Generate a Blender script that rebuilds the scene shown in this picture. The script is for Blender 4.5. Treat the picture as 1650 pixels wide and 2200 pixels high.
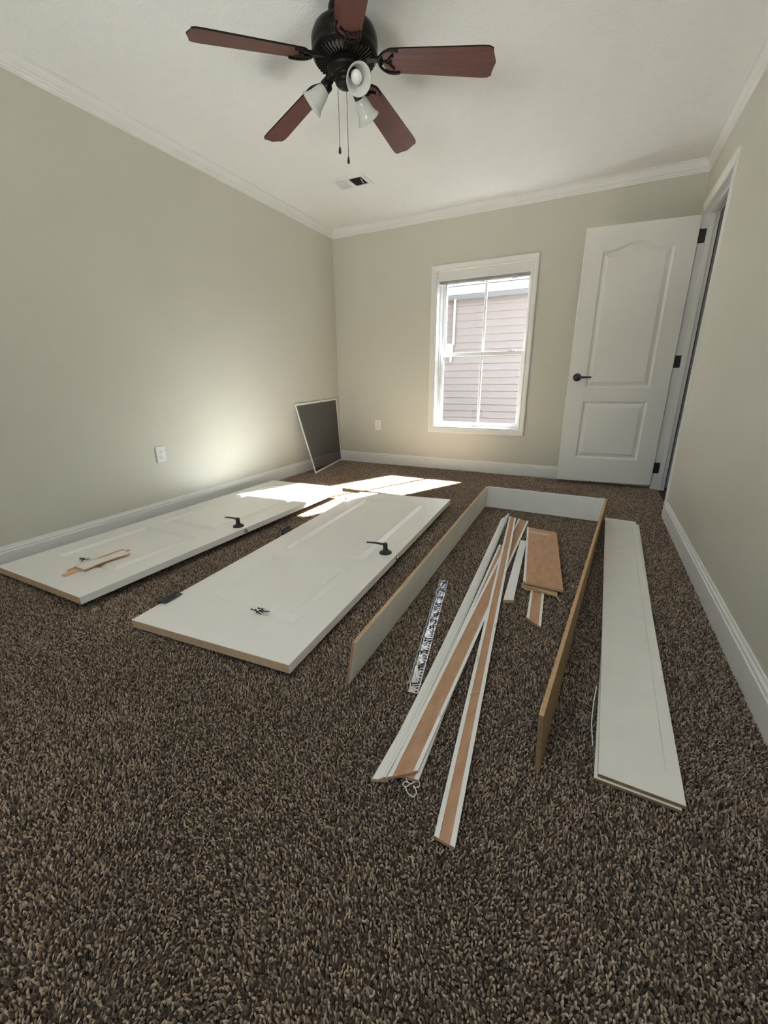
import bpy, bmesh, math, random
import numpy as np
from mathutils import Vector, Matrix
from mathutils.geometry import tessellate_polygon

for o in list(bpy.data.objects):
    bpy.data.objects.remove(o)
scene = bpy.context.scene
COL = scene.collection
random.seed(7)
rng = np.random.default_rng(7)

# ------------------------------------------------------------------ camera
W, H = 3.257, 2.4393            # room width, ceiling height (m)
YF = -5.6                       # wall behind the camera
CAM = Vector((2.7124, -4.2927, 0.9413))
yaw, pit, rol = 0.460900, 0.311500, 0.0096
F_PX = 885.32
cy_, sy_, cp_, sp_ = math.cos(yaw), math.sin(yaw), math.cos(pit), math.sin(pit)
fwd = Vector((-sy_ * cp_, cy_ * cp_, -sp_))
rt0 = Vector((cy_, sy_, 0))
dn0 = fwd.cross(rt0)
rt = rt0 * math.cos(rol) + dn0 * math.sin(rol)
dn = -rt0 * math.sin(rol) + dn0 * math.cos(rol)
cam_d = bpy.data.cameras.new('camera')
cam_d.sensor_fit = 'HORIZONTAL'
cam_d.sensor_width = 36.0
cam_d.lens = F_PX / 1650 * 36.0
cam_d.clip_start = 0.02
cam = bpy.data.objects.new('camera', cam_d)
COL.objects.link(cam)
cam.matrix_world = Matrix((
    (rt.x, -dn.x, -fwd.x, CAM.x),
    (rt.y, -dn.y, -fwd.y, CAM.y),
    (rt.z, -dn.z, -fwd.z, CAM.z),
    (0, 0, 0, 1)))
scene.camera = cam

# ------------------------------------------------------------------ sky, sun, exposure
SUN_DIR = Vector((0.505, 1.0, 0.86)).normalized()     # towards the sun
world = bpy.data.worlds.new('sky')
scene.world = world
world.use_nodes = True
nt = world.node_tree
bg = nt.nodes['Background']
sky = nt.nodes.new('ShaderNodeTexSky')
sky.sky_type = 'NISHITA'
sky.sun_disc = False
sky.sun_elevation = math.asin(SUN_DIR.z)
sky.sun_rotation = math.atan2(SUN_DIR.x, SUN_DIR.y)
sky.air_density = 1.0
sky.dust_density = 1.5
nt.links.new(sky.outputs[0], bg.inputs[0])
bg.inputs[1].default_value = 0.42

sun_d = bpy.data.lights.new('sun', 'SUN')
sun_d.energy = 158.0
sun_d.angle = math.radians(0.55)
sun_d.color = (0.965, 0.985, 1.0)
sun = bpy.data.objects.new('sun', sun_d)
COL.objects.link(sun)
sun.rotation_euler = SUN_DIR.to_track_quat('Z', 'Y').to_euler()
sun.location = (4, 8, 7)

# added fill light aimed up through a made-up window behind the camera (wall_front)
RW = (1.25, 3.05, 0.50, 2.10)           # that window: x0, x1, z0, z1
fill_d = bpy.data.lights.new('rear_fill_light', 'AREA')
fill_d.shape = 'RECTANGLE'
fill_d.size = 5.0
fill_d.size_y = 3.2
fill_d.energy = 1250.0
fill_d.color = (1.0, 0.99, 0.97)
fill_o = bpy.data.objects.new('rear_fill_light', fill_d)
COL.objects.link(fill_o)
fill_o.location = (1.9, YF - 2.3, -0.72)
fill_o.rotation_euler = (math.radians(180 - 28), 0, 0)

scene.view_settings.view_transform = 'Standard'
scene.view_settings.look = 'None'
scene.view_settings.gamma = 1.0
scene.view_settings.use_curve_mapping = False
scene.view_settings.exposure = 0.13
try:
    cy = scene.cycles
    cy.max_bounces = 14
    cy.diffuse_bounces = 10
    cy.glossy_bounces = 6
    cy.transmission_bounces = 8
    cy.transparent_max_bounces = 16
    cy.sample_clamp_indirect = 12.0
    cy.use_denoising = True
    cy.denoiser = 'OPENIMAGEDENOISE'
except Exception:
    pass


# ------------------------------------------------------------------ materials
def srgb(r, g, b):
    f = lambda c: c / 12.92 if c <= 0.04045 else ((c + 0.055) / 1.055) ** 2.4
    return (f(r / 255), f(g / 255), f(b / 255), 1.0)


def new_mat(name):
    m = bpy.data.materials.new(name)
    m.use_nodes = True
    n = m.node_tree.nodes
    return m, n, m.node_tree.links, n['Principled BSDF']


def noise_mat(name, col, col2=None, rough=0.5, scale=40, bump=0.0, bscale=None, spec=0.5, metal=0.0, stretch=(1, 1, 1), detail=4, bdist=0.002):
    """Principled paint/wood/metal with noise-driven colour variation and bump."""
    m, n, L, p = new_mat(name)
    tc = n.new('ShaderNodeTexCoord')
    mp = n.new('ShaderNodeMapping')
    mp.inputs['Scale'].default_value = stretch
    L.new(tc.outputs['Object'], mp.inputs[0])
    nz = n.new('ShaderNodeTexNoise')
    nz.inputs['Scale'].default_value = scale
    nz.inputs['Detail'].default_value = detail
    L.new(mp.outputs[0], nz.inputs['Vector'])
    if col2 is None:
        col2 = tuple(c * 0.93 for c in col[:3]) + (1,)
    mx = n.new('ShaderNodeMix')
    mx.data_type = 'RGBA'
    rp = n.new('ShaderNodeMapRange')
    rp.inputs[1].default_value = 0.3
    rp.inputs[2].default_value = 0.7
    L.new(nz.outputs[0], rp.inputs[0])
    L.new(rp.outputs[0], mx.inputs[0])
    mx.inputs[6].default_value = col
    mx.inputs[7].default_value = col2
    L.new(mx.outputs[2], p.inputs['Base Color'])
    p.inputs['Roughness'].default_value = rough
    p.inputs['Metallic'].default_value = metal
    p.inputs['Specular IOR Level'].default_value = spec
    if bump:
        nb = n.new('ShaderNodeTexNoise')
        nb.inputs['Scale'].default_value = bscale or scale
        nb.inputs['Detail'].default_value = 3
        L.new(mp.outputs[0], nb.inputs['Vector'])
        bp = n.new('ShaderNodeBump')
        bp.inputs['Strength'].default_value = bump
        bp.inputs['Distance'].default_value = bdist
        L.new(nb.outputs[0], bp.inputs['Height'])
        L.new(bp.outputs[0], p.inputs['Normal'])
    return m


M = {}
M['wall'] = noise_mat('wall_paint', (0.570, 0.555, 0.480, 1), (0.556, 0.541, 0.468, 1), rough=0.42, scale=3, bump=0.5, bscale=150, spec=0.5, bdist=0.0018)
M['ceiling'] = noise_mat('ceiling_paint', (0.86, 0.86, 0.835, 1), (0.84, 0.84, 0.815, 1), rough=0.85, scale=14, bump=0.55, bscale=95, spec=0.2, bdist=0.004)
M['trim'] = noise_mat('trim_paint', (0.80, 0.795, 0.765, 1), (0.78, 0.775, 0.745, 1), rough=0.38, scale=6, spec=0.5)
M['door'] = noise_mat('door_paint', (0.85, 0.835, 0.79, 1), (0.83, 0.815, 0.77, 1), rough=0.30, scale=4, bump=0.06, bscale=120, spec=0.5, stretch=(6, 1, 1), bdist=0.0006)
M['board_white'] = noise_mat('board_white_paint', (0.82, 0.81, 0.755, 1), (0.77, 0.76, 0.70, 1), rough=0.45, scale=9, spec=0.4)
M['mdf'] = noise_mat('bare_mdf', srgb(184, 148, 119), srgb(167, 131, 103), rough=0.8, scale=60, bump=0.15, bscale=400, spec=0.2, stretch=(1, 0.25, 1))
M['mdf_dark'] = noise_mat('shaded_mdf', srgb(150, 124, 92), srgb(128, 102, 74), rough=0.85, scale=70, bump=0.2, bscale=400, spec=0.2)  # darker MDF copy, shade of outer faces and board ends painted in
M['mdf_edge'] = noise_mat('mdf_edge', srgb(194, 164, 128), srgb(177, 145, 108), rough=0.85, scale=90, bump=0.2, bscale=500, spec=0.2)
M['raw_wood'] = noise_mat('raw_door_wood', srgb(214, 186, 152), srgb(194, 162, 128), rough=0.75, scale=30, spec=0.2, stretch=(8, 1, 1))
M['pine'] = noise_mat('splintered_pine', srgb(222, 190, 155), srgb(198, 152, 116), rough=0.75, scale=50, spec=0.2, stretch=(6, 0.5, 6))
M['black'] = noise_mat('matte_black_metal', (0.012, 0.012, 0.013, 1), (0.018, 0.017, 0.017, 1), rough=0.38, scale=50, spec=0.5)
M['bronze'] = noise_mat('oil_rubbed_bronze', (0.006, 0.005, 0.0045, 1), (0.013, 0.009, 0.007, 1), rough=0.36, scale=25, spec=0.16)
M['steel'] = noise_mat('bright_galvanised_steel', (0.82, 0.82, 0.84, 1), (0.55, 0.55, 0.58, 1), rough=0.14, scale=45, metal=1.0, bump=0.9, bscale=38, bdist=0.008)
M['brass'] = noise_mat('latch_nickel', (0.70, 0.68, 0.64, 1), None, rough=0.25, scale=40, metal=1.0)
M['plastic'] = noise_mat('white_plastic', (0.84, 0.84, 0.82, 1), None, rough=0.35, scale=10)
M['vinyl'] = noise_mat('white_vinyl', (0.84, 0.85, 0.85, 1), None, rough=0.35, scale=10)
M['dark'] = noise_mat('dark_void', (0.02, 0.019, 0.018, 1), None, rough=0.9, scale=10)
M['duct'] = noise_mat('duct_grey', (0.05, 0.05, 0.048, 1), None, rough=0.7, scale=10)
M['grey_slat'] = noise_mat('vent_slat_paint', (0.62, 0.62, 0.60, 1), None, rough=0.5, scale=10)
M['siding'] = noise_mat('pinkish_beige_siding', (0.295, 0.260, 0.246, 1), (0.272, 0.240, 0.227, 1), rough=0.6, scale=5, bump=0.1, bscale=60, stretch=(1, 8, 8), spec=0.3)
M['siding_own'] = noise_mat('brown_siding', (0.11, 0.095, 0.085, 1), None, rough=0.6, scale=5)
M['shingle'] = noise_mat('roof_shingle', (0.20, 0.185, 0.17, 1), (0.11, 0.10, 0.095, 1), rough=0.95, scale=60)
M['dirt'] = noise_mat('yard_grass', (0.055, 0.065, 0.03, 1), (0.085, 0.075, 0.05, 1), rough=0.95, scale=8, spec=0.1)
M['soffit'] = noise_mat('white_soffit', (0.50, 0.53, 0.58, 1), None, rough=0.6, scale=8)
M['lvp'] = noise_mat('dark_plank_floor', (0.075, 0.055, 0.042, 1), (0.045, 0.032, 0.025, 1), rough=0.5, scale=12, stretch=(12, 1, 1))
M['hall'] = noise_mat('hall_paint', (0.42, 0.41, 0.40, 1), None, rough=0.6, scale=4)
M['cord'] = noise_mat('white_cord', (0.80, 0.78, 0.74, 1), None, rough=0.7, scale=60)
M['bulb'] = noise_mat('bulb_glass', (0.86, 0.86, 0.82, 1), None, rough=0.12, scale=6)
M['screw'] = noise_mat('black_phosphate', (0.012, 0.011, 0.011, 1), None, rough=0.4, scale=90, metal=0.3)
M['wand'] = noise_mat('clear_wand_plastic', (0.20, 0.21, 0.20, 1), None, rough=0.2, scale=20)


def cherry():
    m, n, L, p = new_mat('cherry_blade_veneer')
    tc = n.new('ShaderNodeTexCoord')
    mp = n.new('ShaderNodeMapping')
    mp.inputs['Scale'].default_value = (1.2, 22, 22)
    L.new(tc.outputs['Object'], mp.inputs[0])
    nz = n.new('ShaderNodeTexNoise')
    nz.inputs['Scale'].default_value = 6
    nz.inputs['Detail'].default_value = 8
    nz.inputs['Distortion'].default_value = 1.2
    L.new(mp.outputs[0], nz.inputs['Vector'])
    cr = n.new('ShaderNodeValToRGB')
    cr.color_ramp.elements[0].position = 0.3
    cr.color_ramp.elements[0].color = srgb(66, 33, 28)
    cr.color_ramp.elements[1].position = 0.75
    cr.color_ramp.elements[1].color = srgb(98, 53, 45)
    L.new(nz.outputs[0], cr.inputs[0])
    L.new(cr.outputs[0], p.inputs['Base Color'])
    p.inputs['Roughness'].default_value = 0.42
    p.inputs['Specular IOR Level'].default_value = 0.3
    return m


M['cherry'] = cherry()


def thin_glass(name, tint=(0.93, 0.95, 0.95, 1)):
    m = bpy.data.materials.new(name)
    m.use_nodes = True
    n, L = m.node_tree.nodes, m.node_tree.links
    n.clear()
    out = n.new('ShaderNodeOutputMaterial')
    tr = n.new('ShaderNodeBsdfTransparent')
    tr.inputs[0].default_value = tint
    gl = n.new('ShaderNodeBsdfGlossy')
    gl.inputs['Roughness'].default_value = 0.03
    lw = n.new('ShaderNodeLayerWeight')
    lw.inputs[0].default_value = 0.18
    mr = n.new('ShaderNodeMapRange')
    mr.inputs[3].default_value = 0.03
    mr.inputs[4].default_value = 0.5
    L.new(lw.outputs['Fresnel'], mr.inputs[0])
    mx = n.new('ShaderNodeMixShader')
    L.new(mr.outputs[0], mx.inputs[0])
    L.new(tr.outputs[0], mx.inputs[1])
    L.new(gl.outputs[0], mx.inputs[2])
    L.new(mx.outputs[0], out.inputs[0])
    return m


M['glass'] = thin_glass('window_glass')


def screen_mesh():
    m = bpy.data.materials.new('insect_mesh')
    m.use_nodes = True
    n, L = m.node_tree.nodes, m.node_tree.links
    n.clear()
    out = n.new('ShaderNodeOutputMaterial')
    tr = n.new('ShaderNodeBsdfTransparent')
    df = n.new('ShaderNodeBsdfDiffuse')
    df.inputs[0].default_value = (0.055, 0.053, 0.050, 1)
    mx = n.new('ShaderNodeMixShader')
    mx.inputs[0].default_value = 0.66
    L.new(tr.outputs[0], mx.inputs[1])
    L.new(df.outputs[0], mx.inputs[2])
    L.new(mx.outputs[0], out.inputs[0])
    return m


M['screen'] = screen_mesh()


def alabaster():
    m, n, L, p = new_mat('alabaster_glass')
    tc = n.new('ShaderNodeTexCoord')
    nz = n.new('ShaderNodeTexNoise')
    nz.inputs['Scale'].default_value = 22
    nz.inputs['Detail'].default_value = 5
    nz.inputs['Distortion'].default_value = 2.5
    L.new(tc.outputs['Object'], nz.inputs['Vector'])
    cr = n.new('ShaderNodeValToRGB')
    cr.color_ramp.elements[0].position = 0.35
    cr.color_ramp.elements[0].color = (0.74, 0.75, 0.72, 1)
    cr.color_ramp.elements[1].position = 0.7
    cr.color_ramp.elements[1].color = (0.86, 0.87, 0.83, 1)
    L.new(nz.outputs[0], cr.inputs[0])
    L.new(cr.outputs[0], p.inputs['Base Color'])
    p.inputs['Roughness'].default_value = 0.12
    tl = n.new('ShaderNodeBsdfTranslucent')
    tl.inputs[0].default_value = (0.86, 0.87, 0.84, 1)
    mx = n.new('ShaderNodeMixShader')
    mx.inputs[0].default_value = 0.40
    L.new(p.outputs[0], mx.inputs[1])
    L.new(tl.outputs[0], mx.inputs[2])
    L.new(mx.outputs[0], n['Material Output'].inputs[0])
    return m


M['alabaster'] = alabaster()


def carpet_mat(name, dark, mid, light, per_instance):
    m, n, L, p = new_mat(name)
    tc = n.new('ShaderNodeTexCoord')
    cr = n.new('ShaderNodeValToRGB')
    e = cr.color_ramp.elements
    e[0].position = 0.0
    e[0].color = dark
    e[1].position = 1.0
    e[1].color = light
    k = e.new(0.5)
    k.color = mid
    if per_instance:
        oi = n.new('ShaderNodeObjectInfo')
        L.new(oi.outputs['Random'], cr.inputs[0])
    else:
        vo = n.new('ShaderNodeTexVoronoi')
        vo.inputs['Scale'].default_value = 150
        L.new(tc.outputs['Object'], vo.inputs['Vector'])
        sp = n.new('ShaderNodeSeparateColor')
        L.new(vo.outputs['Color'], sp.inputs[0])
        L.new(sp.outputs[0], cr.inputs[0])
    L.new(cr.outputs[0], p.inputs['Base Color'])
    p.inputs['Roughness'].default_value = 0.95
    p.inputs['Specular IOR Level'].default_value = 0.1
    if per_instance:
        p.inputs['Sheen Weight'].default_value = 0.5
        p.inputs['Sheen Roughness'].default_value = 0.45
        p.inputs['Sheen Tint'].default_value = (0.98, 0.84, 0.74, 1)
    return m


M['tuft'] = carpet_mat('carpet_yarn', (0.018, 0.011, 0.006, 1), (0.225, 0.158, 0.106, 1), (0.54, 0.42, 0.31, 1), True)
M['backing'] = carpet_mat('carpet_backing', (0.020, 0.014, 0.010, 1), (0.06, 0.045, 0.034, 1), (0.11, 0.09, 0.07, 1), False)


def sticker_mat():
    m = bpy.data.materials.new('clear_label_film')
    m.use_nodes = True
    n, L = m.node_tree.nodes, m.node_tree.links
    n.clear()
    out = n.new('ShaderNodeOutputMaterial')
    tr = n.new('ShaderNodeBsdfTransparent')
    df = n.new('ShaderNodeBsdfDiffuse')
    df.inputs[0].default_value = (0.7, 0.7, 0.7, 1)
    mx = n.new('ShaderNodeMixShader')
    mx.inputs[0].default_value = 0.18
    L.new(tr.outputs[0], mx.inputs[1])
    L.new(df.outputs[0], mx.inputs[2])
    L.new(mx.outputs[0], out.inputs[0])
    return m


M['film'] = sticker_mat()


# ------------------------------------------------------------------ mesh builder
class MB:
    def __init__(self):
        self.v, self.f, self.mi, self.sm = [], [], [], []

    def add(self, verts, faces, mi=0, sm=False):
        b = len(self.v)
        self.v += [tuple(p) for p in verts]
        for i, fc in enumerate(faces):
            self.f.append([b + k for k in fc])
            self.mi.append(mi[i] if isinstance(mi, (list, tuple)) else mi)
            self.sm.append(sm)
        return self

    def hexa(self, bot, top, mi=0):
        """bot/top: four corners each, counter-clockwise seen from above. faces: bottom, top, 4 sides"""
        return self.add(list(bot) + list(top), [(3, 2, 1, 0), (4, 5, 6, 7), (0, 1, 5, 4), (1, 2, 6, 5), (2, 3, 7, 6), (3, 0, 4, 7)], mi)

    def box(self, x0, x1, y0, y1, z0, z1, mi=0):
        return self.hexa([(x0, y0, z0), (x1, y0, z0), (x1, y1, z0), (x0, y1, z0)],
                         [(x0, y0, z1), (x1, y0, z1), (x1, y1, z1), (x0, y1, z1)], mi)

    def extrude(self, prof, o, u, v, w, length, mi=0, cap=True, shear0=0.0, shear1=0.0):
        """closed profile [(a,b)] in the plane (u,v) at o, swept along w; shear slides an end by shear*a (mitres)"""
        o, u, v, w = Vector(o), Vector(u), Vector(v), Vector(w)
        n = len(prof)
        A = [o + u * a + v * b + w * (shear0 * a) for a, b in prof]
        B = [o + u * a + v * b + w * (length + shear1 * a) for a, b in prof]
        fs = [(i, (i + 1) % n, n + (i + 1) % n, n + i) for i in range(n)]
        mm = list(mi) if isinstance(mi, (list, tuple)) else [mi] * n
        if cap:
            fs += [tuple(range(n - 1, -1, -1)), tuple(range(n, 2 * n))]
            mm = mm[:n] + [mm[-1] if len(mm) > n else mm[0]] * 2
        return self.add(A + B, fs, mm)

    def tube(self, pts, r, seg=10, mi=0, cap=True, r_end=None):
        pts = [Vector(p) for p in pts]
        n = len(pts)
        V, Fc = [], []
        up = None
        for i, p in enumerate(pts):
            t = (pts[min(i + 1, n - 1)] - pts[max(i - 1, 0)]).normalized()
            if up is None:
                up = t.orthogonal().normalized()
            up = (up - t * up.dot(t)).normalized()
            s = t.cross(up)
            rr = r[i] if isinstance(r, (list, tuple)) else r
            for k in range(seg):
                a = 2 * math.pi * k / seg
                V.append(p + up * (rr * math.cos(a)) + s * (rr * math.sin(a)))
        for i in range(n - 1):
            for k in range(seg):
                k2 = (k + 1) % seg
                Fc.append((i * seg + k, i * seg + k2, (i + 1) * seg + k2, (i + 1) * seg + k))
        self.add(V, Fc, mi, True)
        if cap:
            self.add(V[:seg], [tuple(range(seg - 1, -1, -1))], mi)
            self.add(V[-seg:], [tuple(range(seg))], mi)
        return self

    def lathe(self, prof, o=(0, 0, 0), axis=(0, 0, 1), seg=32, mi=0, sm=True):
        """prof [(r,h)] turned about axis through o"""
        o, ax = Vector(o), Vector(axis).normalized()
        u = ax.orthogonal().normalized()
        w = ax.cross(u)
        V, Fc = [], []
        for r, h in prof:
            for k in range(seg):
                a = 2 * math.pi * k / seg
                V.append(o + ax * h + u * (r * math.cos(a)) + w * (r * math.sin(a)))
        for i in range(len(prof) - 1):
            for k in range(seg):
                k2 = (k + 1) % seg
                Fc.append((i * seg + k, i * seg + k2, (i + 1) * seg + k2, (i + 1) * seg + k))
        self.add(V, Fc, mi, sm)
        if prof[0][0] > 1e-6:
            self.add(V[:seg], [tuple(range(seg - 1, -1, -1))], mi)
        if prof[-1][0] > 1e-6:
            self.add(V[-seg:], [tuple(range(seg))], mi)
        return self

    def build(self, name, mats, parent=None, bevel=0.0, seg=1, fix=True):
        me = bpy.data.meshes.new(name)
        me.from_pydata(self.v, [], self.f)
        for m in (mats if isinstance(mats, (list, tuple)) else [mats]):
            me.materials.append(m)
        me.polygons.foreach_set('material_index', self.mi)
        me.polygons.foreach_set('use_smooth', self.sm)
        me.update()
        if fix:
            b = bmesh.new()
            b.from_mesh(me)
            bmesh.ops.recalc_face_normals(b, faces=b.faces)
            b.to_mesh(me)
            b.free()
        o = bpy.data.objects.new(name, me)
        COL.objects.link(o)
        if parent:
            o.parent = parent
        if bevel:
            md = o.modifiers.new('edge', 'BEVEL')
            md.width = bevel
            md.segments = seg
            md.limit_method = 'ANGLE'
            md.angle_limit = math.radians(40)
        return o


def tag(o, label=None, cat=None, group=None, kind=None):
    if label:
        o['label'] = label
    if cat:
        o['category'] = cat
    if group:
        o['group'] = group
    if kind:
        o['kind'] = kind
    return o


def thing(name, label, cat, loc=(0, 0, 0), group=None, rot=None):
    o = bpy.data.objects.new(name, None)
    o.empty_display_size = 0.05
    COL.objects.link(o)
    o.location = loc
    if rot is not None:
        o.rotation_euler = rot
    return tag(o, label, cat, group)


def struct(o):
    o['kind'] = 'structure'
    return o


def root_struct(name, loc=(0, 0, 0)):
    o = bpy.data.objects.new(name, None)
    COL.objects.link(o)
    o.location = loc
    o['kind'] = 'structure'
    return o


# ------------------------------------------------------------------ window / doorway numbers
WX0, WX1, WZ0, WZ1 = 1.187, 2.070, 0.446, 1.926        # window opening in the back wall
WT = 0.20                                              # back wall thickness
DY0, DY1, DZ = -0.884, -0.080, 2.078                   # doorway in the right wall
RT = 0.098                                             # right wall thickness

# ------------------------------------------------------------------ room shell
b = MB().box(-0.15, W + RT, YF - 0.15, WT, -0.05, -0.011)
floor = struct(b.build('floor', M['backing']))
b = MB().box(-0.15, 5.0, YF - 0.15, WT, H, H + 0.12)
struct(b.build('ceiling', M['ceiling']))
b = MB().box(-0.15, 0, YF - 0.15, WT, -0.05, H)
struct(b.build('wall_left', M['wall']))
b = MB()
b.box(0, WX0, 0, WT, -0.05, H)
b.box(WX1, W + RT, 0, WT, -0.05, H)
b.box(WX0, WX1, 0, WT, -0.05, WZ0)
b.box(WX0, WX1, 0, WT, WZ1, H)
wbk = struct(b.build('wall_back', [M['wall'], M['siding_own']]))
for p in wbk.data.polygons:             # outside face: unseen siding, made dark to limit light bounced at the neighbour
    if p.center.y > WT - 0.001:
        p.material_index = 1
b = MB()
b.box(W, W + RT, YF, DY0 - 0.02, -0.05, H)
b.box(W, W + RT, DY0 - 0.02, DY1 + 0.02, DZ + 0.02, H)
b.box(W, W + RT, DY1 + 0.02, 0, -0.05, H)
struct(b.build('wall_right', M['wall']))
b = MB()
b.box(0, RW[0], YF - 0.15, YF, -0.05, H)
b.box(RW[1], W + RT, YF - 0.15, YF, -0.05, H)
b.box(RW[0], RW[1], YF - 0.15, YF, -0.05, RW[2])
b.box(RW[0], RW[1], YF - 0.15, YF, RW[3], H)
struct(b.build('wall_front', M['wall']))
# faint drywall seam strip on the back wall, above and beside the open door
b = MB().box(2.288, 2.291, -0.0012, 0, 1.30, 2.36)
tag(b.build('trim_4', M['wall']), kind='structure')

# hallway beyond the doorway
b = MB().box(W + RT, 5.0, YF, 0.2, -0.05, -0.008)
struct(b.build('floor_hall', M['lvp']))
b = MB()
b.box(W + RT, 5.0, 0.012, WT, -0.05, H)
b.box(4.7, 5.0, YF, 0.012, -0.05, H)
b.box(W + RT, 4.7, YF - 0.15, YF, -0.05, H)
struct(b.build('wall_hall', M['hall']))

# ------------------------------------------------------------------ mouldings
CROWN = [(0, -0.080), (0.006, -0.080), (0.008, -0.073), (0.006, -0.069), (0.010, -0.066), (0.013, -0.058),
         (0.0115, -0.054), (0.016, -0.050), (0.019, -0.036), (0.026, -0.022), (0.033, -0.013), (0.0335, -0.009), (0.040, -0.008), (0.040, 0), (0, 0)]
b = MB().extrude(CROWN, (0, YF, H), (1, 0, 0), (0, 0, 1), (0, 1, 0), -YF, shear1=-1)
struct(b.build('trim_1', M['trim']))
b = MB().extrude(CROWN, (0, 0, H), (0, -1, 0), (0, 0, 1), (1, 0, 0), W, shear0=1, shear1=-1)
struct(b.build('trim_2', M['trim']))
b = MB().extrude(CROWN, (W, YF, H), (-1, 0, 0), (0, 0, 1), (0, 1, 0), -YF, shear1=-1)
struct(b.build('trim_3', M['trim']))

BASE = [(0, -0.011), (0.0125, -0.011), (0.0125, 0.084), (0.0105, 0.087), (0.0085, 0.0875), (0.0085, 0.090), (0.0100, 0.092), (0.0095, 0.099),
        (0.0065, 0.1045), (0.0050, 0.106), (0.0055, 0.109), (0.0040, 0.117), (0, 0.117)]
# left wall: two lengths that meet in a visible butt joint
b = MB().extrude(BASE, (0, YF, 0), (1, 0, 0), (0, 0, 1), (0, 1, 0), -1.165 - YF)
b.extrude(BASE, (0, -1.163, 0), (1, 0, 0), (0, 0, 1), (0, 1, 0), 1.163, shear1=-1)
struct(b.build('baseboard_left', M['trim']))
b = MB().extrude(BASE, (0, 0, 0), (0, -1, 0), (0, 0, 1), (1, 0, 0), W, shear0=1)
struct(b.build('baseboard_back', M['trim']))
b = MB().extrude(BASE, (W, YF, 0), (-1, 0, 0), (0, 0, 1), (0, 1, 0), (DY0 - 0.083) - YF)
struct(b.build('baseboard_right', M['trim']))
b = MB().extrude(BASE, (0, YF, 0), (0, 1, 0), (0, 0, 1), (1, 0, 0), W)
struct(b.build('baseboard_front', M['trim']))

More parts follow.
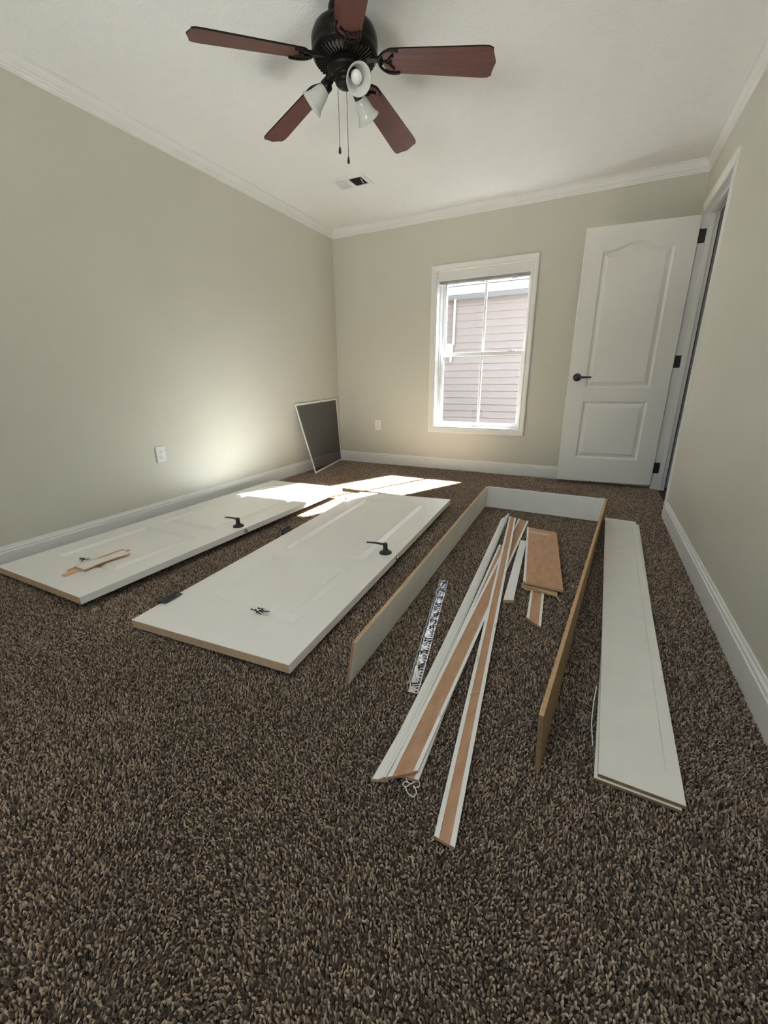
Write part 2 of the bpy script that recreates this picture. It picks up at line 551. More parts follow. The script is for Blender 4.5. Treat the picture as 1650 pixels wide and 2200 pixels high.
# ------------------------------------------------------------------ carpet pile (tufts instanced on points)
def carpet_pile():
    # one twisted yarn tuft: a bent, tapering five-sided stub
    tb = MB()
    pts = [(0, 0, 0), (0.0003, 0.0002, 0.0050), (0.0012, 0.0003, 0.0086), (0.0022, 0.0001, 0.0104)]
    tb.tube(pts, [0.0015, 0.0020, 0.0019, 0.0008], seg=5)
    tuft = tb.build('carpet_tuft_source', M['tuft'])
    me_t = tuft.data
    for p in me_t.polygons:
        p.use_smooth = True
    bpy.data.objects.remove(tuft)
    s = 0.0054
    xs = np.arange(0.002, W + 0.05, s)
    ys = np.arange(-4.45, -0.002, s)
    gx, gy = np.meshgrid(xs, ys)
    gx = gx + rng.uniform(-0.45, 0.45, gx.shape) * s
    gy = gy + rng.uniform(-0.45, 0.45, gy.shape) * s
    P = np.stack([gx.ravel(), gy.ravel()], 1)
    P = P[(P[:, 0] < W) | ((P[:, 1] < DY1 - 0.002) & (P[:, 1] > DY0 + 0.004))]
    P = P[P[:, 0] < W + 0.052]
    # leave out what lies outside the picture's field of view, with a margin
    d = np.stack([P[:, 0] - CAM.x, P[:, 1] - CAM.y, np.full(len(P), -CAM.z)], 1)
    zc = d @ np.array(fwd)
    u = F_PX * (d @ np.array(rt)) / np.maximum(zc, 1e-3)
    v = F_PX * (d @ np.array(dn)) / np.maximum(zc, 1e-3)
    keep = (zc > 0.05) & (np.abs(u) < 825 + 420) & (v < 1100 + 330)
    P = P[keep]
    n = len(P)
    me = bpy.data.meshes.new('carpet_pile')
    me.vertices.add(n)
    co = np.zeros((n, 3), np.float32)
    co[:, :2] = P
    co[:, 2] = -0.0105 + rng.uniform(-0.0008, 0.0002, n)
    me.vertices.foreach_set('co', co.ravel())
    a = me.attributes.new('rot', 'FLOAT_VECTOR', 'POINT')
    r = np.zeros((n, 3), np.float32)
    # neighbouring tufts lean alike (swept pile), with scatter
    ph = 2.0 * np.sin(P[:, 0] * 4.1 + 1.3 * np.sin(P[:, 1] * 3.0)) + 1.6 * np.cos(P[:, 1] * 5.3 + P[:, 0] * 2.2)
    r[:, 0] = rng.normal(0, 0.28, n)
    r[:, 1] = rng.normal(0.12, 0.28, n)
    r[:, 2] = ph + rng.normal(0, 1.1, n)
    a.data.foreach_set('vector', r.ravel())
    a = me.attributes.new('scl', 'FLOAT', 'POINT')
    a.data.foreach_set('value', rng.uniform(0.78, 1.12, n).astype(np.float32))
    me.materials.append(M['tuft'])
    o = bpy.data.objects.new('carpet_pile', me)
    COL.objects.link(o)
    o.parent = floor
    o['kind'] = 'stuff'
    src = bpy.data.objects.new('carpet_tuft', me_t)      # read by the nodes only; not linked into the scene
    ng = bpy.data.node_groups.new('pile', 'GeometryNodeTree')
    ng.interface.new_socket('Geometry', in_out='INPUT', socket_type='NodeSocketGeometry')
    ng.interface.new_socket('Geometry', in_out='OUTPUT', socket_type='NodeSocketGeometry')
    N, K = ng.nodes, ng.links
    gi, go = N.new('NodeGroupInput'), N.new('NodeGroupOutput')
    oi = N.new('GeometryNodeObjectInfo')
    oi.inputs['Object'].default_value = src
    oi.inputs['As Instance'].default_value = True
    mp = N.new('GeometryNodeMeshToPoints')
    ip = N.new('GeometryNodeInstanceOnPoints')
    ra = N.new('GeometryNodeInputNamedAttribute')
    ra.data_type = 'FLOAT_VECTOR'
    ra.inputs[0].default_value = 'rot'
    sa = N.new('GeometryNodeInputNamedAttribute')
    sa.data_type = 'FLOAT'
    sa.inputs[0].default_value = 'scl'
    K.new(gi.outputs[0], mp.inputs['Mesh'])
    K.new(mp.outputs[0], ip.inputs['Points'])
    K.new(oi.outputs['Geometry'], ip.inputs['Instance'])
    e2r = N.new('FunctionNodeEulerToRotation')
    K.new(ra.outputs['Attribute'], e2r.inputs[0])
    K.new(e2r.outputs[0], ip.inputs['Rotation'])
    K.new(sa.outputs['Attribute'], ip.inputs['Scale'])
    K.new(ip.outputs[0], go.inputs[0])
    md = o.modifiers.new('pile', 'NODES')
    md.node_group = ng
    return o


carpet_pile()

# ------------------------------------------------------------------ window_1
win = root_struct('window_1', ((WX0 + WX1) / 2, 0, WZ0))
tag(win, 'white double-hung window with a muntin in each sash in the back wall')
wl = win.location


def wbox(mb, x0, x1, y0, y1, z0, z1, mi=0):
    return mb.box(x0 - wl.x, x1 - wl.x, y0 - wl.y, y1 - wl.y, z0 - wl.z, z1 - wl.z, mi)


CAS = [(0, 0), (0, 0.007), (0.004, 0.010), (0.010, 0.010), (0.013, 0.0075), (0.017, 0.0085), (0.030, 0.0125), (0.040, 0.0165), (0.052, 0.0165), (0.056, 0.013), (0.057, 0)]


def casing_side(name, mat, parent, o, u, v, w, length, miter0, miter1, off, prof=CAS):
    mb = MB()
    o = Vector(o) - Vector(off)
    mb.extrude(prof, o, u, v, w, length, shear0=-1 if miter0 else 0, shear1=1 if miter1 else 0)
    return mb.build(name, mat, parent)


# casing boards: profile u runs outward from the opening, v into the room (-y)
for o_, u_, w_, ln in (((WX0, 0, WZ0), (-1, 0, 0), (0, 0, 1), WZ1 - WZ0), ((WX1, 0, WZ0), (1, 0, 0), (0, 0, 1), WZ1 - WZ0),
                       ((WX0, 0, WZ0), (0, 0, -1), (1, 0, 0), WX1 - WX0), ((WX0, 0, WZ1), (0, 0, 1), (1, 0, 0), WX1 - WX0)):
    casing_side('casing_board', M['trim'], win, o_, u_, (0, -1, 0), w_, ln, True, True, wl)
# jamb liner (reveal)
b = MB()
e = 0.006
wbox(b, WX0, WX0 + e, 0, 0.10, WZ0, WZ1)
wbox(b, WX1 - e, WX1, 0, 0.10, WZ0, WZ1)
wbox(b, WX0 + e, WX1 - e, 0, 0.10, WZ1 - e, WZ1)
b.build('jamb_liner', M['trim'], win)
b = MB()
wbox(b, WX0 + e, WX1 - e, 0.001, 0.10, WZ0, WZ0 + 0.010)
b.build('window_sill', M['trim'], win, bevel=0.002)
# vinyl master frame
b = MB()
fx0, fx1, fz0, fz1 = WX0, WX1, WZ0, WZ1
for (x0, x1, z0, z1) in ((fx0, fx0 + 0.022, fz0, fz1), (fx1 - 0.022, fx1, fz0, fz1), (fx0 + 0.022, fx1 - 0.022, fz0, fz0 + 0.022), (fx0 + 0.022, fx1 - 0.022, fz1 - 0.03, fz1)):
    wbox(b, x0, x1, 0.085, 0.205, z0, z1)
# parting ribs of the track
wbox(b, fx0 + 0.022, fx0 + 0.030, 0.132, 0.138, fz0 + 0.022, fz1 - 0.03)
wbox(b, fx1 - 0.030, fx1 - 0.022, 0.132, 0.138, fz0 + 0.022, fz1 - 0.03)
b.build('window_frame', M['vinyl'], win, bevel=0.0015)


def sash(name, x0, x1, y0, y1, z0, z1, gx0, gx1, gz0, gz1, mx):
    mb = MB()
    wbox(mb, x0, gx0, y0, y1, z0, z1)
    wbox(mb, gx1, x1, y0, y1, z0, z1)
    wbox(mb, gx0, gx1, y0, y1, z0, gz0)
    wbox(mb, gx0, gx1, y0, y1, gz1, z1)
    s = mb.build(name, M['vinyl'], win, bevel=0.003)
    ym = (y0 + y1) / 2
    for (xa, xb) in ((gx0, mx - 0.011), (mx + 0.011, gx1)):
        g = MB()
        wbox(g, xa, xb, ym, ym + 0.003, gz0, gz1)
        # a single sheet per light: keep just the outer faces
        gm = MB()
        gm.add([(xa - wl.x, ym - wl.y, gz0 - wl.z), (xb - wl.x, ym - wl.y, gz0 - wl.z), (xb - wl.x, ym - wl.y, gz1 - wl.z), (xa - wl.x, ym - wl.y, gz1 - wl.z)], [(0, 1, 2, 3)])
        gm.build('pane', M['glass'], s, fix=False)
    mu = MB()
    wbox(mu, mx - 0.011, mx + 0.011, ym - 0.007, ym + 0.007, gz0 - 0.002, gz1 + 0.002)
    mu.build('muntin', M['vinyl'], s, bevel=0.003)
    return s


upper = sash('upper_sash', WX0 + 0.022, WX1 - 0.022, 0.140, 0.170, 1.158, WZ1 - 0.03, 1.246, 2.030, 1.197, 1.862, 1.636)
lower = sash('lower_sash', WX0 + 0.022, WX1 - 0.022, 0.098, 0.130, WZ0 + 0.022, 1.192, 1.242, 2.023, 0.496, 1.157, 1.638)
# sash lock on the meeting rail, tilt latch
b = MB()
wbox(b, 1.885, 1.965, 0.102, 0.128, 1.192, 1.199)
wbox(b, 1.915, 1.935, 0.098, 0.116, 1.199, 1.209)
b.build('sash_lock', M['plastic'], lower, bevel=0.002)
# clear certification label on the lower pane: thin printed outline with dashes
b = MB()
sx0, sx1, sz0, sz1, sy = 1.572, 1.680, 0.556, 0.622, 0.1125
t = 0.0022
for (x0, x1, z0, z1) in ((sx0, sx1, sz0, sz0 + t), (sx0, sx1, sz1 - t, sz1), (sx0, sx0 + t, sz0, sz1), (sx1 - t, sx1, sz0, sz1),
                         (sx0 + 0.006, sx0 + 0.040, 0.596, 0.5985), (sx0 + 0.050, sx0 + 0.098, 0.598, 0.6005), (sx0 + 0.012, sx0 + 0.045, 0.588, 0.590),
                         (sx0 + 0.06, sx0 + 0.10, 0.572, 0.574), (sx0 + 0.05, sx0 + 0.058, 0.600, 0.612)):
    wbox(b, x0, x1, sy - 0.0004, sy, z0, z1, 1)
b.build('glass_label', [M['film'], M['duct']], lower)

# made-up window behind the camera, added to let the fill light in
w2 = root_struct('fill_window', ((RW[0] + RW[1]) / 2, YF, RW[2]))
b = MB()
hx, hz = (RW[1] - RW[0]) / 2, RW[3] - RW[2]
for (x0, x1, z0, z1) in ((-hx, -hx + 0.05, 0, hz), (hx - 0.05, hx, 0, hz), (-hx + 0.05, hx - 0.05, 0, 0.05), (-hx + 0.05, hx - 0.05, hz - 0.05, hz), (-0.03, 0.03, 0.05, hz - 0.05)):
    b.box(x0, x1, -0.11, -0.05, z0, z1)
b.build('window_frame', M['vinyl'], w2, bevel=0.003)
for (x0, x1) in ((-hx + 0.05, -0.03), (0.03, hx - 0.05)):
    b = MB().add([(x0, -0.08, 0.05), (x1, -0.08, 0.05), (x1, -0.08, hz - 0.05), (x0, -0.08, hz - 0.05)], [(0, 1, 2, 3)])
    b.build('pane', M['glass'], w2, fix=False)

# ------------------------------------------------------------------ raised mini blind in the window head
bl = thing('window_blind', 'white mini blind drawn fully up under the head of the window', 'blind', (1.63, 0.05, 1.80))
bo = bl.location


def bbox(mb, x0, x1, y0, y1, z0, z1, mi=0):
    return mb.box(x0 - bo.x, x1 - bo.x, y0 - bo.y, y1 - bo.y, z0 - bo.z, z1 - bo.z, mi)


b = MB()
bbox(b, 1.194, 2.063, 0.012, 0.016, 1.846, 1.925)
bbox(b, 1.194, 2.063, 0.008, 0.012, 1.846, 1.852)
bbox(b, 1.194, 2.063, 0.008, 0.012, 1.919, 1.925)
b.build('valance', M['trim'], bl, bevel=0.001)
b = MB()
bbox(b, 1.197, 2.060, 0.020, 0.055, 1.885, 1.919)
b.build('headrail', M['vinyl'], bl, bevel=0.002)
for k in range(26):
    b = MB()
    z = 1.8260 + k * 0.0021
    dx = random.uniform(-0.002, 0.002)
    pr = [(0.022, 0), (0.034, 0.0016), (0.046, 0), (0.046, 0.0005), (0.034, 0.0021), (0.022, 0.0005)]
    b.extrude([(p[0] - bo.y, p[1]) for p in pr], (1.203 + dx - bo.x, 0, z - bo.z), (0, 1, 0), (0, 0, 1), (1, 0, 0), 0.852)
    b.build('slat', M['vinyl'], bl)
b = MB()
bbox(b, 1.203, 2.055, 0.022, 0.046, 1.812, 1.825)
b.build('bottom_rail', M['grey_slat'], bl, bevel=0.003)  # greyer than the other parts: underside shade of the stack put into the colour
for x in (1.262, 1.338, 1.905, 1.935):
    b = MB()
    bbox(b, x - 0.008, x + 0.008, 0.019, 0.049, 1.805, 1.828)
    b.build('rail_clip', M['plastic'], bl, bevel=0.002)
# lift cord knotted up in a loose tangle below the rail
b = MB()
for k in range(5):
    r0, ph = random.uniform(0.012, 0.03), random.uniform(0, 6)
    pts = []
    for i in range(26):
        a = 2 * math.pi * i / 25
        pts.append((1.640 - bo.x + (0.034 - 0.01 * k % 3) * math.cos(a + ph) + 0.006 * math.sin(3 * a + k), -0.036 + 0.006 * math.sin(2 * a + ph), 0.010 + r0 * 0.42 * math.sin(a) + 0.003 * math.cos(4 * a)))
    b.tube(pts, 0.0013, 6, cap=False)
b.build('lift_cord', M['cord'], bl)
b = MB()
b.tube([(1.274 - bo.x, -0.030, 1.842 - bo.z), (1.274 - bo.x, -0.034, 1.6 - bo.z), (1.275 - bo.x, -0.035, 1.083 - bo.z)], 0.0028, 6)
b.build('tilt_wand', M['wand'], bl)

# ------------------------------------------------------------------ neighbouring house outside
ny = 2.62
hs = thing('neighbor_house', 'neighbouring house with pinkish beige lap siding outside the window', 'house', (0.5, ny, -0.75))
ho = hs.location
b = MB()
b.box(-4.5 - ho.x, 7.0 - ho.x, 0.02, 3.2, 0, 2.89)
b.build('wall', M['siding'], hs)
z = -0.62
exp_ = 0.1052
k = 0
sid_mesh = None
while z < 2.09:
    if sid_mesh is None:
        b = MB()
        b.extrude([(0.019, 0.0), (-0.017, 0.0), (-0.017, 0.007), (-0.002, exp_ + 0.006), (0.019, exp_ + 0.006)], (-4.5 - ho.x, 0, 0), (0, 1, 0), (0, 0, 1), (1, 0, 0), 11.5)
        so = b.build('siding_board', M['siding'], hs)
        sid_mesh = so.data
    else:
        so = bpy.data.objects.new('siding_board', sid_mesh)
        COL.objects.link(so)
        so.parent = hs
    so.location = (0, 0, z - ho.z)
    z += exp_
zs = z - 0.004
b = MB().box(-4.6 - ho.x, 7.1 - ho.x, -0.34, 0.02, zs - ho.z, zs + 0.014 - ho.z)
for i in range(6):      # soffit grooves
    yy = -0.32 + i * 0.055
    b.box(-4.6 - ho.x, 7.1 - ho.x, yy, yy + 0.008, zs - 0.004 - ho.z, zs - ho.z)
b.build('soffit', M['soffit'], hs)
b = MB().extrude([(0, 0), (-0.06, 0.0), (-0.085, 0.05), (-0.085, 0.10), (-0.075, 0.10), (0, 0.09)], (-4.6 - ho.x, -0.34, zs - ho.z), (0, 1, 0), (0, 0, 1), (1, 0, 0), 11.7)
b.build('gutter', M['soffit'], hs)
b = MB()
rz = zs + 0.10 - ho.z
b.hexa([(-4.7 - ho.x, -0.40, rz), (7.2 - ho.x, -0.40, rz), (7.2 - ho.x, 2.2, rz + 0.55), (-4.7 - ho.x, 2.2, rz + 0.55)],
       [(-4.7 - ho.x, -0.40, rz + 0.02), (7.2 - ho.x, -0.40, rz + 0.02), (7.2 - ho.x, 2.2, rz + 0.57), (-4.7 - ho.x, 2.2, rz + 0.57)])
b.build('roof', M['shingle'], hs)
ub = thing('utility_box', 'small white utility box and conduit riser on the siding of the house outside', 'utility box', (0.52, ny - 0.022, 1.40))
b = MB().box(-0.065, 0.045, -0.075, 0, -0.09, 0.075)
b.box(-0.055, 0.035, -0.082, -0.075, -0.06, 0.045)
b.build('box', M['vinyl'], ub, bevel=0.004)
b = MB().tube([(0.058, -0.04, 0.76), (0.055, -0.04, 0.05)], 0.019, 12)
b.tube([(0.02, -0.04, -0.09), (0.02, -0.04, -0.20)], 0.019, 12)
b.build('conduit', M['vinyl'], ub)
b = MB().box(-9, 12, WT, 11, -0.82, -0.75)
struct(b.build('ground', M['dirt']))


# ------------------------------------------------------------------ moulded two-panel doors
def panel_outline(x0, x1, y0, y1, rise, d, n=22):
    """counter-clockwise loop; rise > 0 gives the cambered head"""
    x0, x1, y0, y1 = x0 + d, x1 - d, y0 + d, y1 - d
    pts = [(x0, y0), (x1, y0), (x1, y1)]
    if rise:
        for i in range(1, n):
            s = i / n
            pts.append((x1 + (x0 - x1) * s, y1 + rise * math.sin(math.pi * min(1, max(0, (s - 0.06) / 0.88))) ** 2))
    pts.append((x0, y1))
    return pts


RINGS = [(0, 0), (0.0015, -0.0025), (0.007, -0.0075), (0.014, -0.0145), (0.018, -0.0150), (0.044, -0.0045), (0.0465, -0.0040), (0.0485, -0.0010), (0.0515, -0.0008)]


def door_face(mb, w, h, z0, sgn, panels):
    outer = [(0, 0), (w, 0), (w, h), (0, h)]
    loops = [panel_outline(*p, 0) for p in panels]
    tris = tessellate_polygon([[Vector((x, y, 0)) for x, y in lp] for lp in [outer] + loops])
    V = [(x, y, z0) for lp in [outer] + loops for x, y in lp]
    mb.add(V, [t if sgn > 0 else t[::-1] for t in tris], 0)
    for p in panels:
        prev = None
        for d, dz in RINGS:
            lp = [(x, y, z0 + sgn * dz) for x, y in panel_outline(*p, d)]
            if prev:
                n = len(lp)
                mb.add(prev + lp, [(i, (i + 1) % n, n + (i + 1) % n, n + i) for i in range(n)], 0)
            prev = lp
        tr = tessellate_polygon([[Vector((x, y, 0)) for x, y, _ in prev]])
        mb.add(prev, tr, 0)


def door_leaf(parent, w=0.762, h=2.032, th=0.035, name='slab'):
    """local frame: x across from the hinge/left edge, y up the door, z out of the face that is seen"""
    st = 0.135
    panels = [(st, w - st, 0.213, 0.710, 0), (st, w - st, 0.822, 1.858, 0.052)]
    mb = MB()
    door_face(mb, w, h, 0, 1, panels)
    door_face(mb, w, h, -th, -1, panels)
    V = [(0, 0, -th), (w, 0, -th), (w, h, -th), (0, h, -th), (0, 0, 0), (w, 0, 0), (w, h, 0), (0, h, 0)]
    mb.add(V, [(0, 1, 5, 4), (1, 2, 6, 5), (2, 3, 7, 6), (3, 0, 4, 7)], [1, 0, 1, 0])
    bmd = mb.build(name, [M['door'], M['raw_wood']], parent)
    me = bmd.data
    bb = bmesh.new()
    bb.from_mesh(me)
    bmesh.ops.remove_doubles(bb, verts=bb.verts, dist=0.0001)
    bmesh.ops.recalc_face_normals(bb, faces=bb.faces)
    bw = bb.edges.layers.float.new('bevel_weight_edge')
    for ed in bb.edges:
        a, c = ed.verts[0].co, ed.verts[1].co
        on = lambda p: (abs(p.x) < 1e-4 or abs(p.x - w) < 1e-4) + (abs(p.y) < 1e-4 or abs(p.y - h) < 1e-4) + (abs(p.z) < 1e-4 or abs(p.z + th) < 1e-4)
        if on(a) == 3 and on(c) == 3 and ed.calc_length() > 0.03 and sum(abs(u_) > 1e-4 for u_ in (a - c)) == 1:
            ed[bw] = 1.0
    bb.to_mesh(me)
    bb.free()
    md = bmd.modifiers.new('edge', 'BEVEL')
    md.limit_method = 'WEIGHT'
    md.width = 0.0022
    md.segments = 2
    return bmd


def lever_handle(parent, x, y, z, sgn, dirx):
    """rosette + bent lever; sgn = which way it stands off the face, dirx = which way the lever points"""
    rb = MB().lathe([(0.0335, 0), (0.0335, 0.004), (0.030, 0.009), (0.020, 0.011), (0.0145, 0.014), (0.0125, 0.028), (0.0125, 0.052), (0.010, 0.056), (0, 0.057)], (x, y, z), (0, 0, sgn), 28)
    hd = rb.build('door_handle', M['black'], parent)
    lb = MB()
    n = 9
    V = []
    for i in range(n):
        s = i / (n - 1)
        px = x + dirx * (-0.010 + 0.118 * s)
        hz = z + sgn * (0.047 + 0.004 * math.sin(s * 2.6) - 0.002 * s)
        hw = 0.0105 - 0.0035 * s
        tk = 0.0062 - 0.0030 * s
        for a in range(10):
            t_ = 2 * math.pi * a / 10
            V.append((px, y + hw * math.cos(t_), hz + tk * math.sin(t_)))
    Fc = [(i * 10 + k, i * 10 + (k + 1) % 10, (i + 1) * 10 + (k + 1) % 10, (i + 1) * 10 + k) for i in range(n - 1) for k in range(10)]
    lb.add(V, Fc, 0, True)
    lb.add(V[:10], [tuple(range(10))], 0)
    lb.add(V[-10:], [tuple(range(10))], 0)
    lb.build('lever', M['black'], hd)
    return hd


def latch(parent, w, y, th=0.035):
    pb = MB().lathe([(0.0115, 0), (0.0115, 0.0012), (0.0095, 0.0016)], (w, y, -th / 2), (1, 0, 0), 20)
    lt = pb.build('latch_ring', M['black'], parent)
    bb = MB().lathe([(0.0085, 0.001), (0.0085, 0.009), (0.0070, 0.0115), (0, 0.012)], (w, y, -th / 2), (1, 0, 0), 16)
    bb.build('latch_bolt', M['brass'], lt)


def door_hinge(parent, y, style):
    """hinge on the edge x=0: barrel + leaf let into the edge + loose leaf (style: 'flat' lies over the face, 'up' stands, 'plain' none)"""
    hb = MB()
    hb.tube([(-0.009, y - 0.045, 0.004), (-0.009, y + 0.045, 0.004)], 0.0068, 12)
    hb.box(-0.0020, 0.0, y - 0.045, y + 0.045, -0.030, 0.002)
    hg = hb.build('hinge', M['black'], parent)
    lb = MB()
    if style == 'flat':
        A = Vector((-0.010, y, 0.010))
        # leaf folded over the face, slightly raised, with screw holes left open
        lb.box(-0.010, 0.002, y - 0.045, y + 0.045, 0.007, 0.0095)
        lb.box(0.002, 0.012, y - 0.045, y + 0.045, 0.006, 0.0085)
        for (ya, yb) in ((-0.045, -0.036), (-0.026, -0.005), (0.005, 0.026), (0.036, 0.045)):
            lb.box(0.012, 0.021, y + ya, y + yb, 0.0055, 0.008)
        lb.box(0.021, 0.032, y - 0.045, y + 0.045, 0.005, 0.0075)
    elif style == 'up':
        lb.hexa([(-0.012, y - 0.045, 0.006), (-0.008, y - 0.045, 0.006), (-0.008, y + 0.045, 0.006), (-0.012, y + 0.045, 0.006)],
                [(-0.020, y - 0.045, 0.026), (-0.0175, y - 0.045, 0.026), (-0.0175, y + 0.045, 0.026), (-0.020, y + 0.045, 0.026)])
    if style in ('flat', 'up'):
        lb.build('hinge_leaf', M['black'], hg, bevel=0.0006)
    return hg


def plane_matrix(o, x_to, y_to):
    o, x_to, y_to = Vector(o), Vector(x_to), Vector(y_to)
    ux = (x_to - o).normalized()
    uz = ux.cross((y_to - o).normalized()).normalized()
    uy = uz.cross(ux)
    return Matrix(((ux.x, uy.x, uz.x, o.x), (ux.y, uy.y, uz.y, o.y), (ux.z, uy.z, uz.z, o.z), (0, 0, 0, 1)))


D1 = [(0.097, -3.456, 0.056), (0.858, -3.475, 0.072), (0.145, -1.425, 0.065)]
D2 = [(1.166, -3.457, 0.0375), (1.927, -3.422, 0.055), (1.071, -1.428, 0.057)]
d1 = thing('interior_door', 'white two-panel door lying on the carpet along the outlet wall, wood scraps on it', 'door')
d1.matrix_world = M1 = plane_matrix(*D1)
d2 = thing('interior_door', 'white two-panel door lying in mid-floor beside the upright jamb boards, three black hinges', 'door')
d2.matrix_world = M2 = plane_matrix(*D2)
for d in (d1, d2):
    door_leaf(d)
    latch(d, 0.762, 0.945)
lever_handle(d1, 0.698, 0.950, 0, 1, -1)
lever_handle(d2, 0.698, 0.945, 0, 1, -1)
# the levers on the undersides prop both doors off the carpet
for d, hh in ((d1, 0.036), (d2, 0.024)):
    rb = MB().lathe([(0.0335, 0), (0.0335, 0.004), (0.020, 0.009), (0.0125, 0.012), (0.0125, hh)], (0.698, 0.95, -0.035), (0, 0, -1), 20)
    rb.build('door_handle', M['black'], d)
door_hinge(d2, 0.178, 'flat')
door_hinge(d2, 1.040, 'up')
door_hinge(d2, 1.845, 'up')

# open hinged door (part of the room)
od = root_struct('door_1')
tag(od, 'white two-panel door standing open against the back wall')
A_, B_ = Vector((2.4875, -0.178, 0.032)), Vector((3.2475, -0.106, 0.032))
ux = (B_ - A_).normalized()
uz = ux.cross(Vector((0, 0, 1))).normalized()
od.matrix_world = Matrix(((ux.x, 0, uz.x, A_.x), (ux.y, 0, uz.y, A_.y), (ux.z, 1, uz.z, A_.z), (0, 0, 0, 1)))
door_leaf(od)
lever_handle(od, 0.064, 0.910, 0, 1, 1)
rb = MB().lathe([(0.0335, 0), (0.0335, 0.004), (0.020, 0.009), (0.0125, 0.012), (0.0125, 0.050)], (0.064, 0.910, -0.035), (0, 0, -1), 20)
rb.build('door_handle', M['black'], od)
pb = MB().box(-0.0012, 0, 0.882, 0.938, -0.030, -0.005)
pb.box(-0.012, 0, 0.902, 0.918, -0.024, -0.011)
pb.build('latch_plate', M['brass'], od, bevel=0.001)
HZ = (1.93, 1.055, 0.185)

# door lining, stops, casing of that doorway
lin = root_struct('trim_5', (W, DY1, 0))
tag(lin, 'white door lining and casing of the doorway beside the open door')
lo = lin.location


def lbox(mb, x0, x1, y0, y1, z0, z1, mi=0):
    return mb.box(x0 - lo.x, x1 - lo.x, y0 - lo.y, y1 - lo.y, z0 - lo.z, z1 - lo.z, mi)


b = MB()
lbox(b, W - 0.002, W + RT + 0.002, DY1, DY1 + 0.02, -0.01, DZ)
b.build('hinge_jamb', M['trim'], lin)
b = MB()
lbox(b, W - 0.002, W + RT + 0.002, DY0 - 0.02, DY0, -0.01, DZ)
b.build('strike_jamb', M['trim'], lin)
b = MB()
lbox(b, W - 0.002, W + RT + 0.002, DY0 - 0.02, DY1 + 0.02, DZ, DZ + 0.02)
b.build('head_jamb', M['trim'], lin)
for (y0, y1, z0, z1) in ((DY1 - 0.011, DY1, -0.01, DZ), (DY0, DY0 + 0.011, -0.01, DZ), (DY0 + 0.011, DY1 - 0.011, DZ - 0.011, DZ)):
    b = MB()
    lbox(b, W + 0.040, W + 0.075, y0, y1, z0, z1)
    b.build('door_stop', M['trim'], lin, bevel=0.002)
DC = [(0, 0), (0, 0.006), (0.010, 0.007), (0.016, 0.0065), (0.030, 0.0085), (0.045, 0.0140), (0.055, 0.0140), (0.057, 0)]
casing_side('casing_board', M['trim'], lin, (W, DY0 - 0.006, 0), (0, -1, 0), (-1, 0, 0), (0, 0, 1), DZ + 0.006, False, True, lo, DC)
casing_side('casing_board', M['trim'], lin, (W, DY0 - 0.006, DZ + 0.006), (0, 0, 1), (-1, 0, 0), (0, 1, 0), DY1 - DY0 + 0.012, True, False, lo, DC)
casing_side('casing_board', M['trim'], lin, (W, DY1 + 0.006, 0), (0, 1, 0), (-1, 0, 0), (0, 0, 1), DZ + 0.006, False, True, lo, DC)
# hinges joining door and lining
for z in HZ:
    b = MB()
    lbox(b, W + 0.002, W + 0.036, DY1 - 0.0025, DY1 + 0.001, z - 0.046, z + 0.046)
    b.tube([(W - 0.008 - lo.x, DY1 - 0.006 - lo.y, z - 0.046), (W - 0.008 - lo.x, DY1 - 0.006 - lo.y, z + 0.046)], 0.0065, 10)
    lbox(b, W - 0.008, W + 0.003, DY1 - 0.0055, DY1 - 0.002, z - 0.046, z + 0.046)
    b.build('hinge', M['black'], lin)

# added fill light that brightens the hallway, with a made-up rim around it
hl = bpy.data.lights.new('hall_fill', 'AREA')
hl.shape = 'DISK'
hl.size = 0.28
hl.energy = 3.5
hl.color = (1.0, 0.96, 0.92)
hlo = bpy.data.objects.new('hall_fill', hl)
COL.objects.link(hlo)
hlo.location = (4.0, -1.3, H - 0.06)
fillf = thing('hall_fill_fixture', 'added unseen round rim for the hallway fill light beyond the doorway', 'lamp', (4.0, -1.3, H))
MB().lathe([(0.17, 0), (0.17, -0.03), (0.15, -0.045), (0.15, -0.03)], (0, 0, 0), (0, 0, 1), 32).build('fill_rim', M['plastic'], fillf)

# hall door behind the doorway, seen as a sliver with its black knob
hd = root_struct('door_2', (3.372, 0.008, 0))
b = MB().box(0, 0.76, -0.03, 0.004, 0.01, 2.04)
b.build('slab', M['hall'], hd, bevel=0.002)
b = MB().lathe([(0.033, 0), (0.033, 0.006), (0.014, 0.010), (0.012, 0.030), (0.026, 0.040), (0.029, 0.052), (0.024, 0.062), (0, 0.066)], (0.043, -0.03, 0.955), (0, -1, 0), 24)
b.build('door_knob', M['black'], hd)

